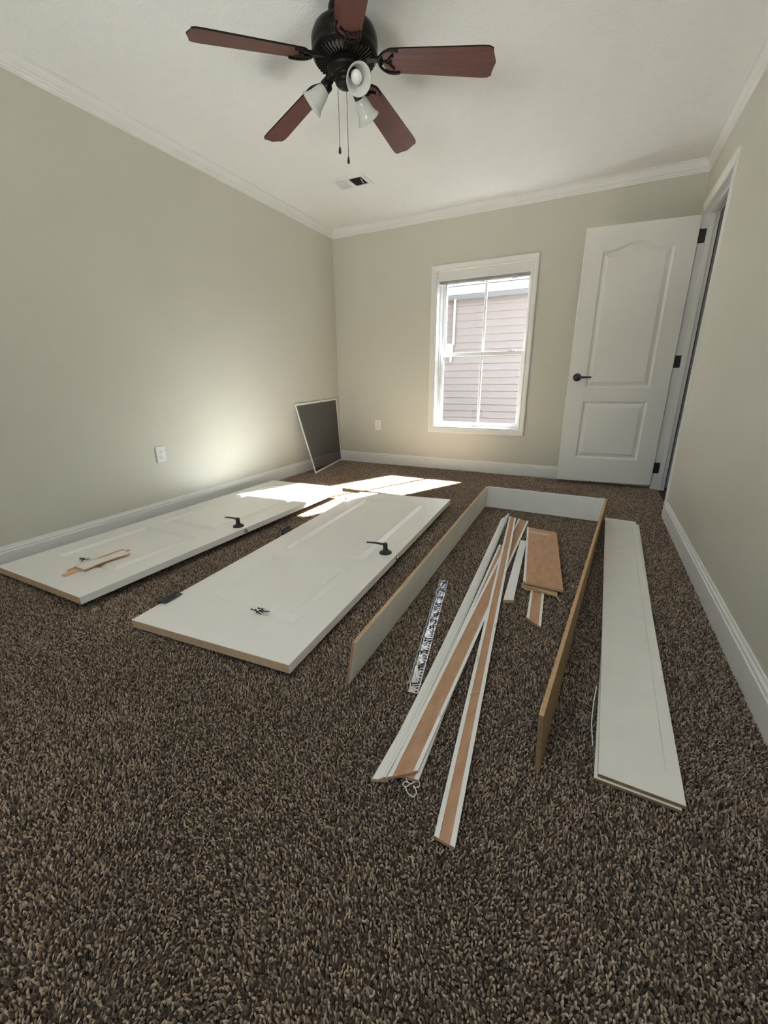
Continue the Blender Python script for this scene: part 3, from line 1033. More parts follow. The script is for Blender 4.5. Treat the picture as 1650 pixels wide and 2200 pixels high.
# ------------------------------------------------------------------ wall outlets
def outlet(name, label, o, u, nrm):
    root = thing(name, label, 'outlet', o)
    u, nrm = Vector(u), Vector(nrm)
    up = Vector((0, 0, 1))

    def ob(mb, a0, a1, z0, z1, d0, d1, mi=0):
        q = [u * a + up * z_ + nrm * d for d in (d0, d1) for (a, z_) in ((a0, z0), (a1, z0), (a1, z1), (a0, z1))]
        return mb.hexa(q[:4], q[4:], mi)
    mb = MB()
    ob(mb, -0.034, 0.034, -0.054, 0.054, 0, 0.004)
    q0 = [u * a + up * z_ + nrm * 0.004 for (a, z_) in ((-0.038, -0.0585), (0.038, -0.0585), (0.038, 0.0585), (-0.038, 0.0585))]
    q1 = [u * a + up * z_ + nrm * 0.0085 for (a, z_) in ((-0.034, -0.0545), (0.034, -0.0545), (0.034, 0.0545), (-0.034, 0.0545))]
    mb.hexa(q0, q1)
    mb.build('cover_plate', M['plastic'], root, bevel=0.0008)
    for zc in (0.0195, -0.0195):
        fb = MB()
        pr = []
        for k in range(24):
            a = 2 * math.pi * k / 24
            pr.append((0.0165 * math.cos(a), max(-0.0125, min(0.0125, 0.0165 * math.sin(a)))))
        fb.extrude([(p[0], p[1] + zc) for p in pr], nrm * 0.0085, u, up, nrm, 0.0014)
        f = fb.build('receptacle', M['plastic'], root)
        sb = MB()
        ob(sb, -0.0075, -0.0050, zc - 0.0005, zc + 0.0085, 0.0092, 0.0102)
        ob(sb, 0.0050, 0.0075, zc + 0.0005, zc + 0.0075, 0.0092, 0.0102)
        sb.lathe([(0.0028, 0.0092), (0.0028, 0.0102)], up * (zc - 0.0070), nrm, 12)
        sb.build('socket_slot', M['duct'], f)
    sc = MB().lathe([(0.003, 0.0085), (0.0025, 0.0096), (0, 0.0098)], (0, 0, 0), nrm, 12)
    sc.build('plate_screw', M['plastic'], root)
    return root


outlet('wall_outlet', 'white duplex outlet on the long wall above the nearer lying door', (0, -2.386, 0.448), (0, 1, 0), (1, 0, 0))
outlet('wall_outlet', 'white duplex outlet on the back wall under and beside the window', (0.516, 0, 0.443), (1, 0, 0), (0, -1, 0))

# ------------------------------------------------------------------ ceiling vent
vt = thing('ceiling_vent', 'white rectangular ceiling air vent with two banks of louvres', 'vent', (0.759, -0.873, H))
x0, x1, y0, y1 = -0.150, 0.150, -0.105, 0.105
b = MB()
for (xa, xb, ya, yb) in ((x0, x1, y0, y0 + 0.042), (x0, x1, y1 - 0.037, y1), (x0, x0 + 0.026, y0 + 0.042, y1 - 0.037), (x1 - 0.040, x1, y0 + 0.042, y1 - 0.037), (-0.030, 0.003, y0 + 0.042, y1 - 0.037)):
    b.box(xa, xb, ya, yb, -0.007, -0.001)
b.build('vent_frame', M['plastic'], vt, bevel=0.002)
b = MB().box(x0 + 0.026, x1 - 0.040, y0 + 0.042, y1 - 0.037, -0.0008, 0)
b.build('duct', M['duct'], vt)
for (xa, xb, tilt, mat) in ((x0 + 0.028, -0.032, 0.0068, M['grey_slat']), (0.005, x1 - 0.042, -0.0062, M['duct'])):  # second bank's dark colour paints in the shade between its open louvres
    b = MB()
    n = 11
    for i in range(n):
        xc = xa + (i + 0.5) * (xb - xa) / n
        b.hexa([(xc - 0.0006, y0 + 0.042, -0.0066), (xc + 0.0006, y0 + 0.042, -0.0066), (xc + 0.0006, y1 - 0.037, -0.0066), (xc - 0.0006, y1 - 0.037, -0.0066)],
               [(xc - 0.0006 + tilt, y0 + 0.042, -0.0012), (xc + 0.0006 + tilt, y0 + 0.042, -0.0012), (xc + 0.0006 + tilt, y1 - 0.037, -0.0012), (xc - 0.0006 + tilt, y1 - 0.037, -0.0012)])
    o = b.build('louvres', mat, vt)
    o['kind'] = 'stuff'
b = MB().tube([(0.096, -0.03, -0.006), (0.096, -0.005, -0.014), (0.094, 0.012, -0.016)], 0.0025, 8)
b.build('damper_lever', M['plastic'], vt)
for xx in (-0.138, 0.138):
    b = MB().lathe([(0.004, -0.001), (0.003, 0.0012), (0, 0.0016)], (xx, 0.03, -0.0075), (0, 0, -1), 10)
    b.build('vent_screw', M['grey_slat'], vt)

# ------------------------------------------------------------------ insect screen leaning in the corner
SBn, SBf = Vector((0.178, -0.800, 0.004)), Vector((0.014, -0.018, 0.004))
STn, STf = Vector((0.013, -0.856, 0.708)), Vector((0.013, -0.078, 0.735))
ux = (SBf - SBn).normalized()
up = ((STn - SBn) + (STf - SBf)).normalized()
up = (up - ux * up.dot(ux)).normalized()
wS = (SBf - SBn).length
hS = 0.5 * ((STn - SBn).length + (STf - SBf).length)
nS = ux.cross(up)
sc_ = thing('window_screen', 'dark mesh insect screen in a white frame leaning in the far corner', 'screen')
# a slightly racked panel between the four measured corners
corners = [SBn, SBf, STf, STn]
cen = sum(corners, Vector()) / 4
ins = [c + ((SBf if i in (1, 2) else SBn) - c) * 0 for i, c in enumerate(corners)]


def sc_pt(s, t, d):
    a = SBn.lerp(SBf, s)
    c = STn.lerp(STf, s)
    return a.lerp(c, t) + nS * d


fs, ft = 0.017 / wS, 0.017 / hS
for (s0, s1, t0, t1) in ((0, 1, 0, ft), (0, 1, 1 - ft, 1), (0, fs, ft, 1 - ft), (1 - fs, 1, ft, 1 - ft)):
    b = MB()
    b.hexa([sc_pt(s0, t0, -0.004), sc_pt(s1, t0, -0.004), sc_pt(s1, t1, -0.004), sc_pt(s0, t1, -0.004)],
           [sc_pt(s0, t0, 0.004), sc_pt(s1, t0, 0.004), sc_pt(s1, t1, 0.004), sc_pt(s0, t1, 0.004)])
    b.build('frame_bar', M['vinyl'], sc_, bevel=0.001)
b = MB().add([sc_pt(fs, ft, 0), sc_pt(1 - fs, ft, 0), sc_pt(1 - fs, 1 - ft, 0), sc_pt(fs, 1 - ft, 0)], [(0, 1, 2, 3)])
b.build('mesh_panel', M['screen'], sc_)
for s in (0.06, 0.95):
    p = sc_pt(s, 1, 0)
    b = MB().box(p.x - 0.004, p.x + 0.004, p.y - 0.012, p.y + 0.012, p.z - 0.001, p.z + 0.012)
    b.build('pull_tab', M['plastic'], sc_, bevel=0.002)

# ------------------------------------------------------------------ removed jamb frame standing on edge
jf = thing('door_jamb_frame', 'three long jamb boards nailed in a U, standing on edge on the carpet', 'door frame', (2.45, -2.3, 0))
jo = Vector(jf.location)


def jb(bot, top, name, mats, mi):
    mb = MB()
    mb.hexa([Vector(p) - jo for p in bot], [Vector(p) - jo for p in top], mi)
    return mb.build(name, mats, jf, bevel=0.0008)


hb, t_ = 0.157, 0.0125
# faces: bottom, top, near(-y), right(+x), far(+y), left(-x)
jb([(2.1055, -3.361, 0.001), (2.118, -3.362, 0.001), (2.062, -1.228, 0.001), (2.0495, -1.227, 0.001)],
   [(2.127, -3.348, hb), (2.1395, -3.349, hb), (2.066, -1.215, hb), (2.0535, -1.214, hb)], 'jamb_leg', [M['board_white'], M['mdf_edge'], M['mdf']], [1, 1, 2, 0, 1, 0])
jb([(2.696, -3.421, 0.001), (2.7085, -3.422, 0.001), (2.862, -1.262, 0.001), (2.8495, -1.260, 0.001)],
   [(2.688, -3.409, hb + 0.004), (2.7005, -3.410, hb + 0.004), (2.876, -1.238, hb + 0.004), (2.8635, -1.236, hb + 0.004)], 'jamb_leg', [M['board_white'], M['mdf_edge'], M['mdf'], M['mdf_dark']], [1, 1, 3, 3, 1, 0])
jb([(2.0625, -1.228, 0.002), (2.8490, -1.262, 0.002), (2.8495, -1.250, 0.002), (2.063, -1.216, 0.002)],
   [(2.0665, -1.216, hb + 0.001), (2.8630, -1.248, hb + 0.004), (2.8635, -1.236, hb + 0.004), (2.067, -1.204, hb + 0.001)], 'jamb_head', [M['board_white'], M['mdf_edge'], M['mdf']], [1, 0, 0, 1, 0, 1])
# torn paint strip in the inner corner
b = MB()
for i in range(9):
    z = 0.012 + i * 0.016
    b.box(2.066 - jo.x, 2.0665 + 0.003 + 0.003 * (i % 3) - jo.x, -1.2405 - 0.004 * (i % 2) - jo.y, -1.232 - jo.y, z, z + 0.014)
b.build('torn_paint', M['plastic'], jf)

# ------------------------------------------------------------------ pair of wide flat boards
def quad_board(name, label, cat, quad, z0, z1, mats, mi, group=None, bevel=0.0008, tilt=(0, 0, 0, 0)):
    """quad: near-left, near-right, far-right, far-left (x, y)"""
    cx = sum(q[0] for q in quad) / 4
    cy = sum(q[1] for q in quad) / 4
    root = thing(name, label, cat, (cx, cy, z0), group)
    mb = MB()
    mb.hexa([(q[0] - cx, q[1] - cy, tilt[i]) for i, q in enumerate(quad)], [(q[0] - cx, q[1] - cy, z1 - z0 + tilt[i]) for i, q in enumerate(quad)], mi)
    mb.build('board', mats, root, bevel=bevel)
    return root


quad_board('wide_board', 'wide white board lying beneath its twin, only a sliver showing at the edge', 'board',
           [(2.829, -3.388), (3.008, -3.392), (3.082, -1.245), (2.903, -1.240)], 0.001, 0.0095, [M['board_white'], M['mdf_dark']], [1, 0, 1, 0, 1, 0])
wb = quad_board('wide_board', 'wide white scuffed board with a pencil line, topmost of the flat pair by the wall', 'board',
                [(2.837, -3.3816), (3.0155, -3.3860), (3.064, -1.218), (2.882, -1.205)], 0.0100, 0.0195, [M['board_white'], M['mdf_dark']], [1, 0, 1, 0, 1, 0])
wo = wb.location
# paint ridge that ran along the old stop
b = MB()
b.hexa([Vector((2.985, -3.30, 0.0195)) - wo, Vector((2.9868, -3.30, 0.0195)) - wo, Vector((3.035, -1.35, 0.0195)) - wo, Vector((3.0332, -1.35, 0.0195)) - wo],
       [Vector((2.985, -3.30, 0.0200)) - wo, Vector((2.9868, -3.30, 0.0200)) - wo, Vector((3.035, -1.35, 0.0200)) - wo, Vector((3.0332, -1.35, 0.0200)) - wo])
b.build('paint_ridge', noise_mat('grey_pencil', (0.52, 0.51, 0.47, 1), (0.74, 0.73, 0.68, 1), rough=0.8, scale=14), wb)
# curled splinter on the left edge
b = MB().tube([Vector((2.833, -3.05, 0.02)) - wo, Vector((2.826, -3.12, 0.012)) - wo, Vector((2.822, -3.2, 0.006)) - wo, Vector((2.826, -3.28, 0.004)) - wo], 0.0016, 6)
b.build('splinter', M['plastic'], wb)


# ------------------------------------------------------------------ loose casing strips
def casing_strip(name, label, nl, nr, fr, fl, z_near, z_far, th, back_up, border=0.011, bow=0.0):
    """back_up: bare MDF back with white edges facing up; else the white moulded face is up. corners (x,y)."""
    nl, nr, fr, fl = [Vector((p[0], p[1], 0)) for p in (nl, nr, fr, fl)]
    cen = (nl + nr + fr + fl) / 4
    root = thing(name, label, 'casing strip', (cen.x, cen.y, 0))
    wid = ((nr - nl).length + (fr - fl).length) / 2
    L_ = ((fl - nl).length + (fr - nr).length) / 2

    def P(s, t, z):
        a, c = nl.lerp(nr, s), fl.lerp(fr, s)
        p = a.lerp(c, t) - cen
        p.z = z_near + (z_far - z_near) * t + z
        p.x += bow * math.sin(math.pi * math.sqrt(t))
        return p
    if back_up:
        sb = border / wid
        # cross-section: flat back with two raised painted rims and a relieved MDF centre
        prof = [(0, 0.003), (0, th), (sb, th), (sb * 1.05, th - 0.0018), (1 - sb * 1.05, th - 0.0018), (1 - sb, th), (1, th), (1, 0.003), (0.9, 0), (0.1, 0)]
        mi = [0, 0, 1, 1, 1, 0, 0, 0, 0, 0]
    else:
        prof = [(0, 0), (0, th * 0.42), (0.05, th * 0.52), (0.30, th * 0.55), (0.34, th * 0.46), (0.42, th * 0.50), (0.60, th * 0.74), (0.70, th * 0.95), (0.78, th), (0.86, th * 0.97), (0.93, th * 0.62), (1.0, th * 0.55), (1.0, 0)]
        mi = [0] * len(prof)
    n = len(prof)
    nseg = 14 if bow else 1
    secs = [[P(s, k / nseg, z) for s, z in prof] for k in range(nseg + 1)]
    A, B = secs[0], secs[-1]
    mb = MB()
    for k in range(nseg):
        mb.add(secs[k] + secs[k + 1], [(i, (i + 1) % n, n + (i + 1) % n, n + i) for i in range(n)], mi)
    mb.add(A, [tuple(range(n))], 1 if back_up else 2)
    mb.add(B, [tuple(range(n))], 1 if back_up else 2)
    mb.build('moulding', [M['trim'], M['mdf'], M['mdf_edge']], root)
    return root, P


# A: white face up, beside the metal channel
casing_strip('casing_strip', 'long white moulded casing strip, face up, next to the metal channel', (2.341, -3.628), (2.378, -3.612), (2.2685, -1.360), (2.236, -1.500), 0.001, 0.001, 0.0165, False, bow=0.012)
# F: brown back up, under the next one
rF, PF = casing_strip('casing_strip', 'brown-backed casing strip mostly hidden under the two longer ones, broken far end', (2.387, -3.588), (2.4465, -3.583), (2.378, -1.990), (2.3195, -1.985), 0.001, 0.001, 0.0112, True)
# B: broad brown back on top of it
rB, PB = casing_strip('casing_strip', 'broad brown-backed casing strip resting on others beside the white face-up one', (2.3785, -3.616), (2.4385, -3.567), (2.415, -1.484), (2.345, -1.454), 0.0128, 0.0040, 0.0095, True, border=0.0125)
# C: narrower, lying across B, far end lifted
rC, PC = casing_strip('casing_strip', 'narrow brown-backed casing strip crossing over the broad one, nearest end foremost', (2.5235, -3.686), (2.5705, -3.690), (2.341, -1.545), (2.2925, -1.523), 0.001, 0.036, 0.0095, True, border=0.0118)


def bent_nail(parent, P, s, t, z, da, col='mdf'):
    p = P(s, t, z)
    b_ = MB().tube([p, p + Vector((0.004 * math.cos(da), 0.004 * math.sin(da), 0.008)), p + Vector((0.016 * math.cos(da), 0.016 * math.sin(da), 0.013)), p + Vector((0.030 * math.cos(da), 0.030 * math.sin(da), 0.011))], 0.0010, 6)
    b_.build('nail', M['brass'], parent)


for s, t in ((0.2, 0.20), (0.2, 0.275), (0.85, 0.38), (0.9, 0.60), (0.15, 0.93)):
    bent_nail(rC, PC, s, t, 0.0095, -0.7 + 3 * (t * 7 % 1))
for s, t in ((0.35, 0.055), (0.95, 0.09), (0.30, 0.86)):
    bent_nail(rB, PB, s, t, 0.0092, 2.5 * s)
# mitre block of white moulding under B's near end
sm, _ = casing_strip('casing_offcut', 'short white moulding offcut tucked under the near end of the broad strip', (2.399, -3.575), (2.425, -3.571), (2.421, -3.42), (2.395, -3.42), 0.0124, 0.0122, 0.0006, False)

# white cord in loose loops at the near ends
cd = thing('white_cord', 'thin white cord in loose loops at the near end of the casing strips', 'cord', (2.435, -3.60, 0.003))
co_ = cd.location
mb = MB()
for lp in ([(2.4074, -3.578), (2.4194, -3.5899), (2.4283, -3.5924), (2.4372, -3.5843), (2.44, -3.5774), (2.4468, -3.5791), (2.4508, -3.5845), (2.451, -3.5924), (2.445, -3.5953), (2.4364, -3.5958)],
           [(2.4387, -3.5824), (2.4303, -3.5945), (2.4225, -3.6049), (2.4163, -3.6049), (2.4135, -3.6002), (2.4165, -3.5937), (2.4239, -3.5926)],
           [(2.42, -3.6043), (2.4255, -3.6107), (2.433, -3.6165), (2.4411, -3.6202), (2.448, -3.6201), (2.4517, -3.6145), (2.4509, -3.6067), (2.4446, -3.5997), (2.438, -3.5956)]):
    pts = []
    for i in range(len(lp) - 1):
        p0, p1, p2, p3 = [Vector((*lp[max(0, min(len(lp) - 1, i + k))], 0.002 + 0.002 * ((i + k) % 2))) for k in (-1, 0, 1, 2)]
        for j in range(5):
            t = j / 5
            pts.append(0.5 * ((2 * p1) + (p2 - p0) * t + (2 * p0 - 5 * p1 + 4 * p2 - p3) * t * t + (3 * p1 - p0 - 3 * p2 + p3) * t ** 3) - co_)
    mb.tube(pts, 0.0012, 7)
mb.build('cord', M['cord'], cd)

# ------------------------------------------------------------------ short pieces inside the frame
quad_board('short_board', 'short narrow white board lying left of the brown plate inside the frame', 'board',
           [(2.466, -2.634), (2.507, -2.616), (2.4575, -1.868), (2.4225, -1.880)], 0.002, 0.0190, [M['trim'], M['mdf_edge']], [1, 0, 1, 0, 1, 0])
# strip S under the plate: brown back, white rims, mitred near end
rS, _ = casing_strip('casing_offcut', 'short brown-backed casing offcut with a mitred end, sticking out under the brown plate', (2.577, -2.722), (2.638, -2.770), (2.586, -1.95), (2.526, -1.93), 0.001, 0.001, 0.0115, True, border=0.012)
# board U under the plate, white face down, its broken edge curling out
ru = quad_board('backing_board', 'thin board under the brown plate, frayed end showing at the near side', 'board',
                [(2.523, -2.468), (2.676, -2.502), (2.612, -1.760), (2.440, -1.735)], 0.0135, 0.0220, [M['board_white'], M['mdf_edge']], [0, 1, 1, 0, 1, 0])
uo = ru.location
b = MB()
b.tube([Vector((2.519, -2.452, 0.024)) - uo, Vector((2.522, -2.478, 0.020)) - uo, Vector((2.545, -2.492, 0.017)) - uo, Vector((2.585, -2.492, 0.020)) - uo], [0.002, 0.0032, 0.003, 0.0015], 7)
b.build('torn_edge', M['pine'], ru)
b = MB().tube([Vector((2.672, -2.498, 0.018)) - uo, Vector((2.684, -2.512, 0.010)) - uo, Vector((2.690, -2.522, 0.003)) - uo], [0.003, 0.0026, 0.0012], 7)
b.build('torn_edge', M['pine'], ru)
rp = thing('mdf_plate', 'wide brown fibreboard plate with one white edge and paint scuffs inside the frame', 'board', (2.565, -2.08, 0.028))
po = rp.location
q = [(2.523, -2.458), (2.697, -2.472), (2.608, -1.718), (2.432, -1.685)]
b = MB()
b.hexa([(p[0] - po.x, p[1] - po.y, 0) for p in q], [(p[0] - po.x, p[1] - po.y, 0.0125) for p in q], [0, 0, 1, 0, 0, 0])
b.build('board', [M['mdf'], M['mdf_edge']], rp, bevel=0.0006)
b = MB()
q2 = [(2.5225, -2.4584), (2.5335, -2.4592), (2.4425, -1.687), (2.4315, -1.685)]
b.hexa([(p[0] - po.x, p[1] - po.y, 0.0124) for p in q2], [(p[0] - po.x, p[1] - po.y, 0.0133) for p in q2])
b.build('white_edge', M['trim'], rp)
b = MB()
for i in range(16):
    s = 0.05 + 0.72 * i / 15 + random.uniform(-.01, .01)
    x = 2.450 + 0.155 * s
    y = -1.765 - 0.02 * s + random.uniform(-0.012, 0.012)
    a, c = random.uniform(0.006, 0.014), random.uniform(0.0015, 0.004)
    b.hexa([(x - a - po.x, y - c - po.y, 0.0124), (x + a - po.x, y - c * 0.3 - po.y, 0.0124), (x + a * 0.7 - po.x, y + c - po.y, 0.0124), (x - a * 0.8 - po.x, y + c - po.y, 0.0124)],
           [(x - a - po.x, y - c - po.y, 0.0130), (x + a - po.x, y - c * 0.3 - po.y, 0.0130), (x + a * 0.7 - po.x, y + c - po.y, 0.0130), (x - a * 0.8 - po.x, y + c - po.y, 0.0130)])
o = b.build('paint_scuffs', M['plastic'], rp)
o['kind'] = 'stuff'

# ------------------------------------------------------------------ slotted metal channel with screws
chn, chf = Vector((2.317, -3.306, 0)), Vector((2.168, -2.536, 0))
ch = thing('metal_channel', 'shiny slotted metal channel lying on the carpet with black screws in it', 'channel', chn)
wv = (chf - chn).normalized()
uv = Vector((wv.y, -wv.x, 0))
Lc = (chf - chn).length


def CP(u_, l_, z_):
    return uv * u_ + wv * l_ + Vector((0, 0, z_))


def cbox(mb, u0, u1, l0, l1, z0, z1):
    mb.hexa([CP(u0, l0, z0), CP(u1, l0, z0), CP(u1, l1, z0), CP(u0, l1, z0)], [CP(u0, l0, z1), CP(u1, l0, z1), CP(u1, l1, z1), CP(u0, l1, z1)])


tk = 0.0011
b = MB()
cbox(b, -0.0155, 0.0065, 0, Lc, 0.001, 0.001 + tk)
cbox(b, 0.0135, 0.0175, 0, Lc, 0.001, 0.001 + tk)
ns = 52
for i in range(ns + 1):
    l = i * Lc / ns
    l0, l1 = max(0, l - 0.0042), min(Lc, l + 0.0042)
    cbox(b, 0.0065, 0.0135, l0, l1, 0.001, 0.001 + tk)
b.build('base_flange', M['steel'], ch)
b = MB()
b.hexa([CP(-0.0168, 0, 0.001), CP(-0.0155, 0, 0.001), CP(-0.0155, Lc, 0.001), CP(-0.0168, Lc, 0.001)],
       [CP(-0.0205, 0.004, 0.0145), CP(-0.0192, 0.004, 0.0145), CP(-0.0192, Lc + 0.02, 0.0145), CP(-0.0205, Lc + 0.02, 0.0145)])
b.hexa([CP(0.0175, 0, 0.001), CP(0.0183, 0, 0.001), CP(0.0183, Lc, 0.001), CP(0.0175, Lc, 0.001)],
       [CP(0.0175, 0, 0.0042), CP(0.0183, 0, 0.0042), CP(0.0183, Lc, 0.0042), CP(0.0175, Lc, 0.0042)])
b.build('side_flange', M['steel'], ch)


def screw_mesh(L_=0.032):
    mb = MB()
    prof = [(0, 0), (0.0041, 0.0002), (0.0041, 0.0009), (0.0019, 0.0042)]
    l = 0.0042
    while l < L_ - 0.006:
        prof += [(0.0020, l + 0.0004), (0.0016, l + 0.0016)]
        l += 0.0020
    prof += [(0.0012, L_ - 0.005), (0.0, L_)]
    mb.lathe(prof, (0, 0, 0), (0, 0, 1), 10)
    o_ = mb.build('screw_source', M['screw'])
    me_ = o_.data
    bpy.data.objects.remove(o_)
    return me_


SM = screw_mesh()


def place_screw(p, d, label, group=None):
    o_ = bpy.data.objects.new('screw', SM)
    COL.objects.link(o_)
    o_.location = p
    o_.rotation_euler = Vector(d).normalized().to_track_quat('Z', 'Y').to_euler()
    return tag(o_, label, 'screw', group)


ORD = ['nearest', 'second', 'third', 'fourth', 'fifth', 'sixth', 'seventh', 'eighth', 'ninth', 'tenth', 'eleventh', 'twelfth']
SP = [(0.035, 0.3), (0.125, 0.9), (0.205, 0.5), (0.285, 0.2), (0.366, 1.1), (0.420, -0.2), (0.463, 0.75), (0.520, 0.3), (0.556, -0.15), (0.606, 0.2), (0.684, 0.35), (0.750, 0.9)]
for i, (l, a) in enumerate(SP):
    l = l / 0.785 * Lc
    u0 = -0.0115
    d = uv * math.cos(a) + wv * math.sin(a)
    if abs(math.sin(a)) > 0.6:
        u0 = -0.004
    p = chn + CP(u0, l, 0.0062)
    lab = 'black screw lying in the slotted metal channel, %s from its near end' % ORD[i] if i else 'black screw lying in the slotted metal channel, nearest of all to its near end'
    place_screw(p, d + Vector((0, 0, 0.0)), lab, 'screws in the metal channel')

# piles of screws on the two lying doors
for k in range(8):
    a = random.uniform(-0.55, 0.45) if k else -0.15
    off = Vector((random.uniform(-0.022, 0.012), random.uniform(-0.014, 0.016), 0.0040 + 0.0026 * (k % 3)))
    if k == 0:
        off = Vector((-0.048, 0.004, 0.0041))
    lp = Vector((0.458, 0.226, 0)) + off
    d = Vector((math.cos(a), math.sin(a), -0.02))
    place_screw(M2 @ lp, M2.to_3x3() @ d, 'black screw in the little heap on the lying door with three hinges', 'screws heaped on the mid-floor door')
for k in range(6):
    a = random.uniform(-0.9, 0.9)
    off = Vector((random.uniform(-0.016, 0.012), random.uniform(-0.010, 0.012), 0.0040 + 0.0028 * (k % 3)))
    if k == 0:
        off, a = Vector((-0.040, -0.004, 0.0041)), 0.25
    lp = Vector((0.350, 0.238, 0)) + off
    place_screw(M1 @ lp, M1.to_3x3() @ Vector((math.cos(a), math.sin(a), -0.02)), 'black screw in the heap by the wood scraps on the lying door', 'screws heaped by the wood scraps')

# wood scraps on the door along the wall
def scrap(name, label, p0, p1, width, th, z, mats, mi, square=False):
    p0, p1 = Vector((*p0, z)), Vector((*p1, z))
    root = thing(name, label, 'wood scrap', p0)
    d = (p1 - p0)
    L_ = d.length
    d.normalize()
    s = Vector((d.y, -d.x, 0))
    mb = MB()
    n = 7
    V = []
    for i in range(n):
        t = i / (n - 1)
        w0 = width * (0.5 + 0.10 * math.sin(5 * t + 1)) * (0.55 if i in (0,) and not square else 1)
        w1 = width * (0.5 + 0.08 * math.cos(7 * t)) * (0.45 if i in (n - 1,) and not square else 1)
        h = th * (1 - 0.35 * (i in (0, n - 1) and not square))
        c = d * (L_ * t)
        V += [c - s * w0, c + s * w1, c + s * w1 + Vector((0, 0, h)), c - s * w0 + Vector((0, 0, h))]
    Fc, mm = [], []
    for i in range(n - 1):
        a = i * 4
        Fc += [(a, a + 1, a + 5, a + 4), (a + 1, a + 2, a + 6, a + 5), (a + 2, a + 3, a + 7, a + 6), (a + 3, a, a + 4, a + 7)]
        mm += [mi[0], mi[1], mi[2], mi[1]]
    Fc += [(0, 1, 2, 3), (4 * n - 4, 4 * n - 3, 4 * n - 2, 4 * n - 1)]
    mm += [mi[1], mi[1]]
    mb.add(V, Fc, mm)
    mb.build('splintered_strip', mats, root)
    return root


def on1(x, y):
    p = M1 @ Vector((x, y, 0))
    return (p.x, p.y)


zt = (M1 @ Vector((0.45, 0.25, 0))).z
scrap('wood_scrap', 'raw tan splintered strip underneath the white one on the lying door', (0.560, -3.385), (0.545, -3.050), 0.034, 0.006, zt + 0.001, [M['trim'], M['pine']], [1, 1, 1])
scrap('wood_scrap', 'thin raw splinter lying against the white strip on the lying door', (0.520, -3.345), (0.512, -3.060), 0.012, 0.009, zt + 0.001, [M['trim'], M['pine']], [1, 1, 1])
scrap('wood_scrap', 'white-painted splintered strip on top of the scraps on the lying door', (0.572, -3.315), (0.578, -3.090), 0.068, 0.006, zt + 0.0105, [M['trim'], M['pine']], [1, 1, 0], square=True)

# ------------------------------------------------------------------ ceiling fan
fan = thing('ceiling_fan', 'dark bronze ceiling fan with five reddish wood blades and three glass shades', 'ceiling fan', (1.553, -2.295, H))
ZB = 2.262 - H          # blade plane at the hub
prof = [(0.062, 0.0), (0.066, -0.010), (0.058, -0.036), (0.030, -0.050), (0.022, -0.056)]
MB().lathe(prof, (0, 0, 0), (0, 0, 1), 36).build('canopy', M['bronze'], fan)
MB().lathe([(0.013, -0.04), (0.013, -0.075)], (0, 0, 0), (0, 0, 1), 16).build('downrod', M['bronze'], fan)
prof = [(0.030, -0.066), (0.095, -0.074), (0.132, -0.090), (0.142, -0.112), (0.142, -0.146), (0.136, -0.152), (0.142, -0.158), (0.138, -0.170), (0.112, -0.184), (0.070, -0.190), (0.060, -0.205)]
MB().lathe(prof, (0, 0, 0), (0, 0, 1), 56).build('motor_housing', M['bronze'], fan)
b = MB()
for k in range(44):          # cooling fins on the underside
    a = 2 * math.pi * k / 44
    ca, sa = math.cos(a), math.sin(a)
    p0, p1 = Vector((ca * 0.078, sa * 0.078, -0.190)), Vector((ca * 0.128, sa * 0.128, -0.178))
    s = Vector((-sa, ca, 0)) * 0.0026
    dz = Vector((0, 0, -0.006))
    b.hexa([p0 - s + dz, p0 + s + dz, p1 + s + dz, p1 - s + dz], [p0 - s, p0 + s, p1 + s, p1 - s])
o = b.build('cooling_fins', M['bronze'], fan)
o['kind'] = 'stuff'
MB().lathe([(0.060, -0.200), (0.078, -0.206), (0.078, -0.222), (0.052, -0.232), (0.040, -0.238), (0.046, -0.244), (0.046, -0.258), (0.034, -0.268), (0.014, -0.273), (0.010, -0.281), (0, -0.283)], (0, 0, 0), (0, 0, 1), 36).build('switch_housing', M['bronze'], fan)

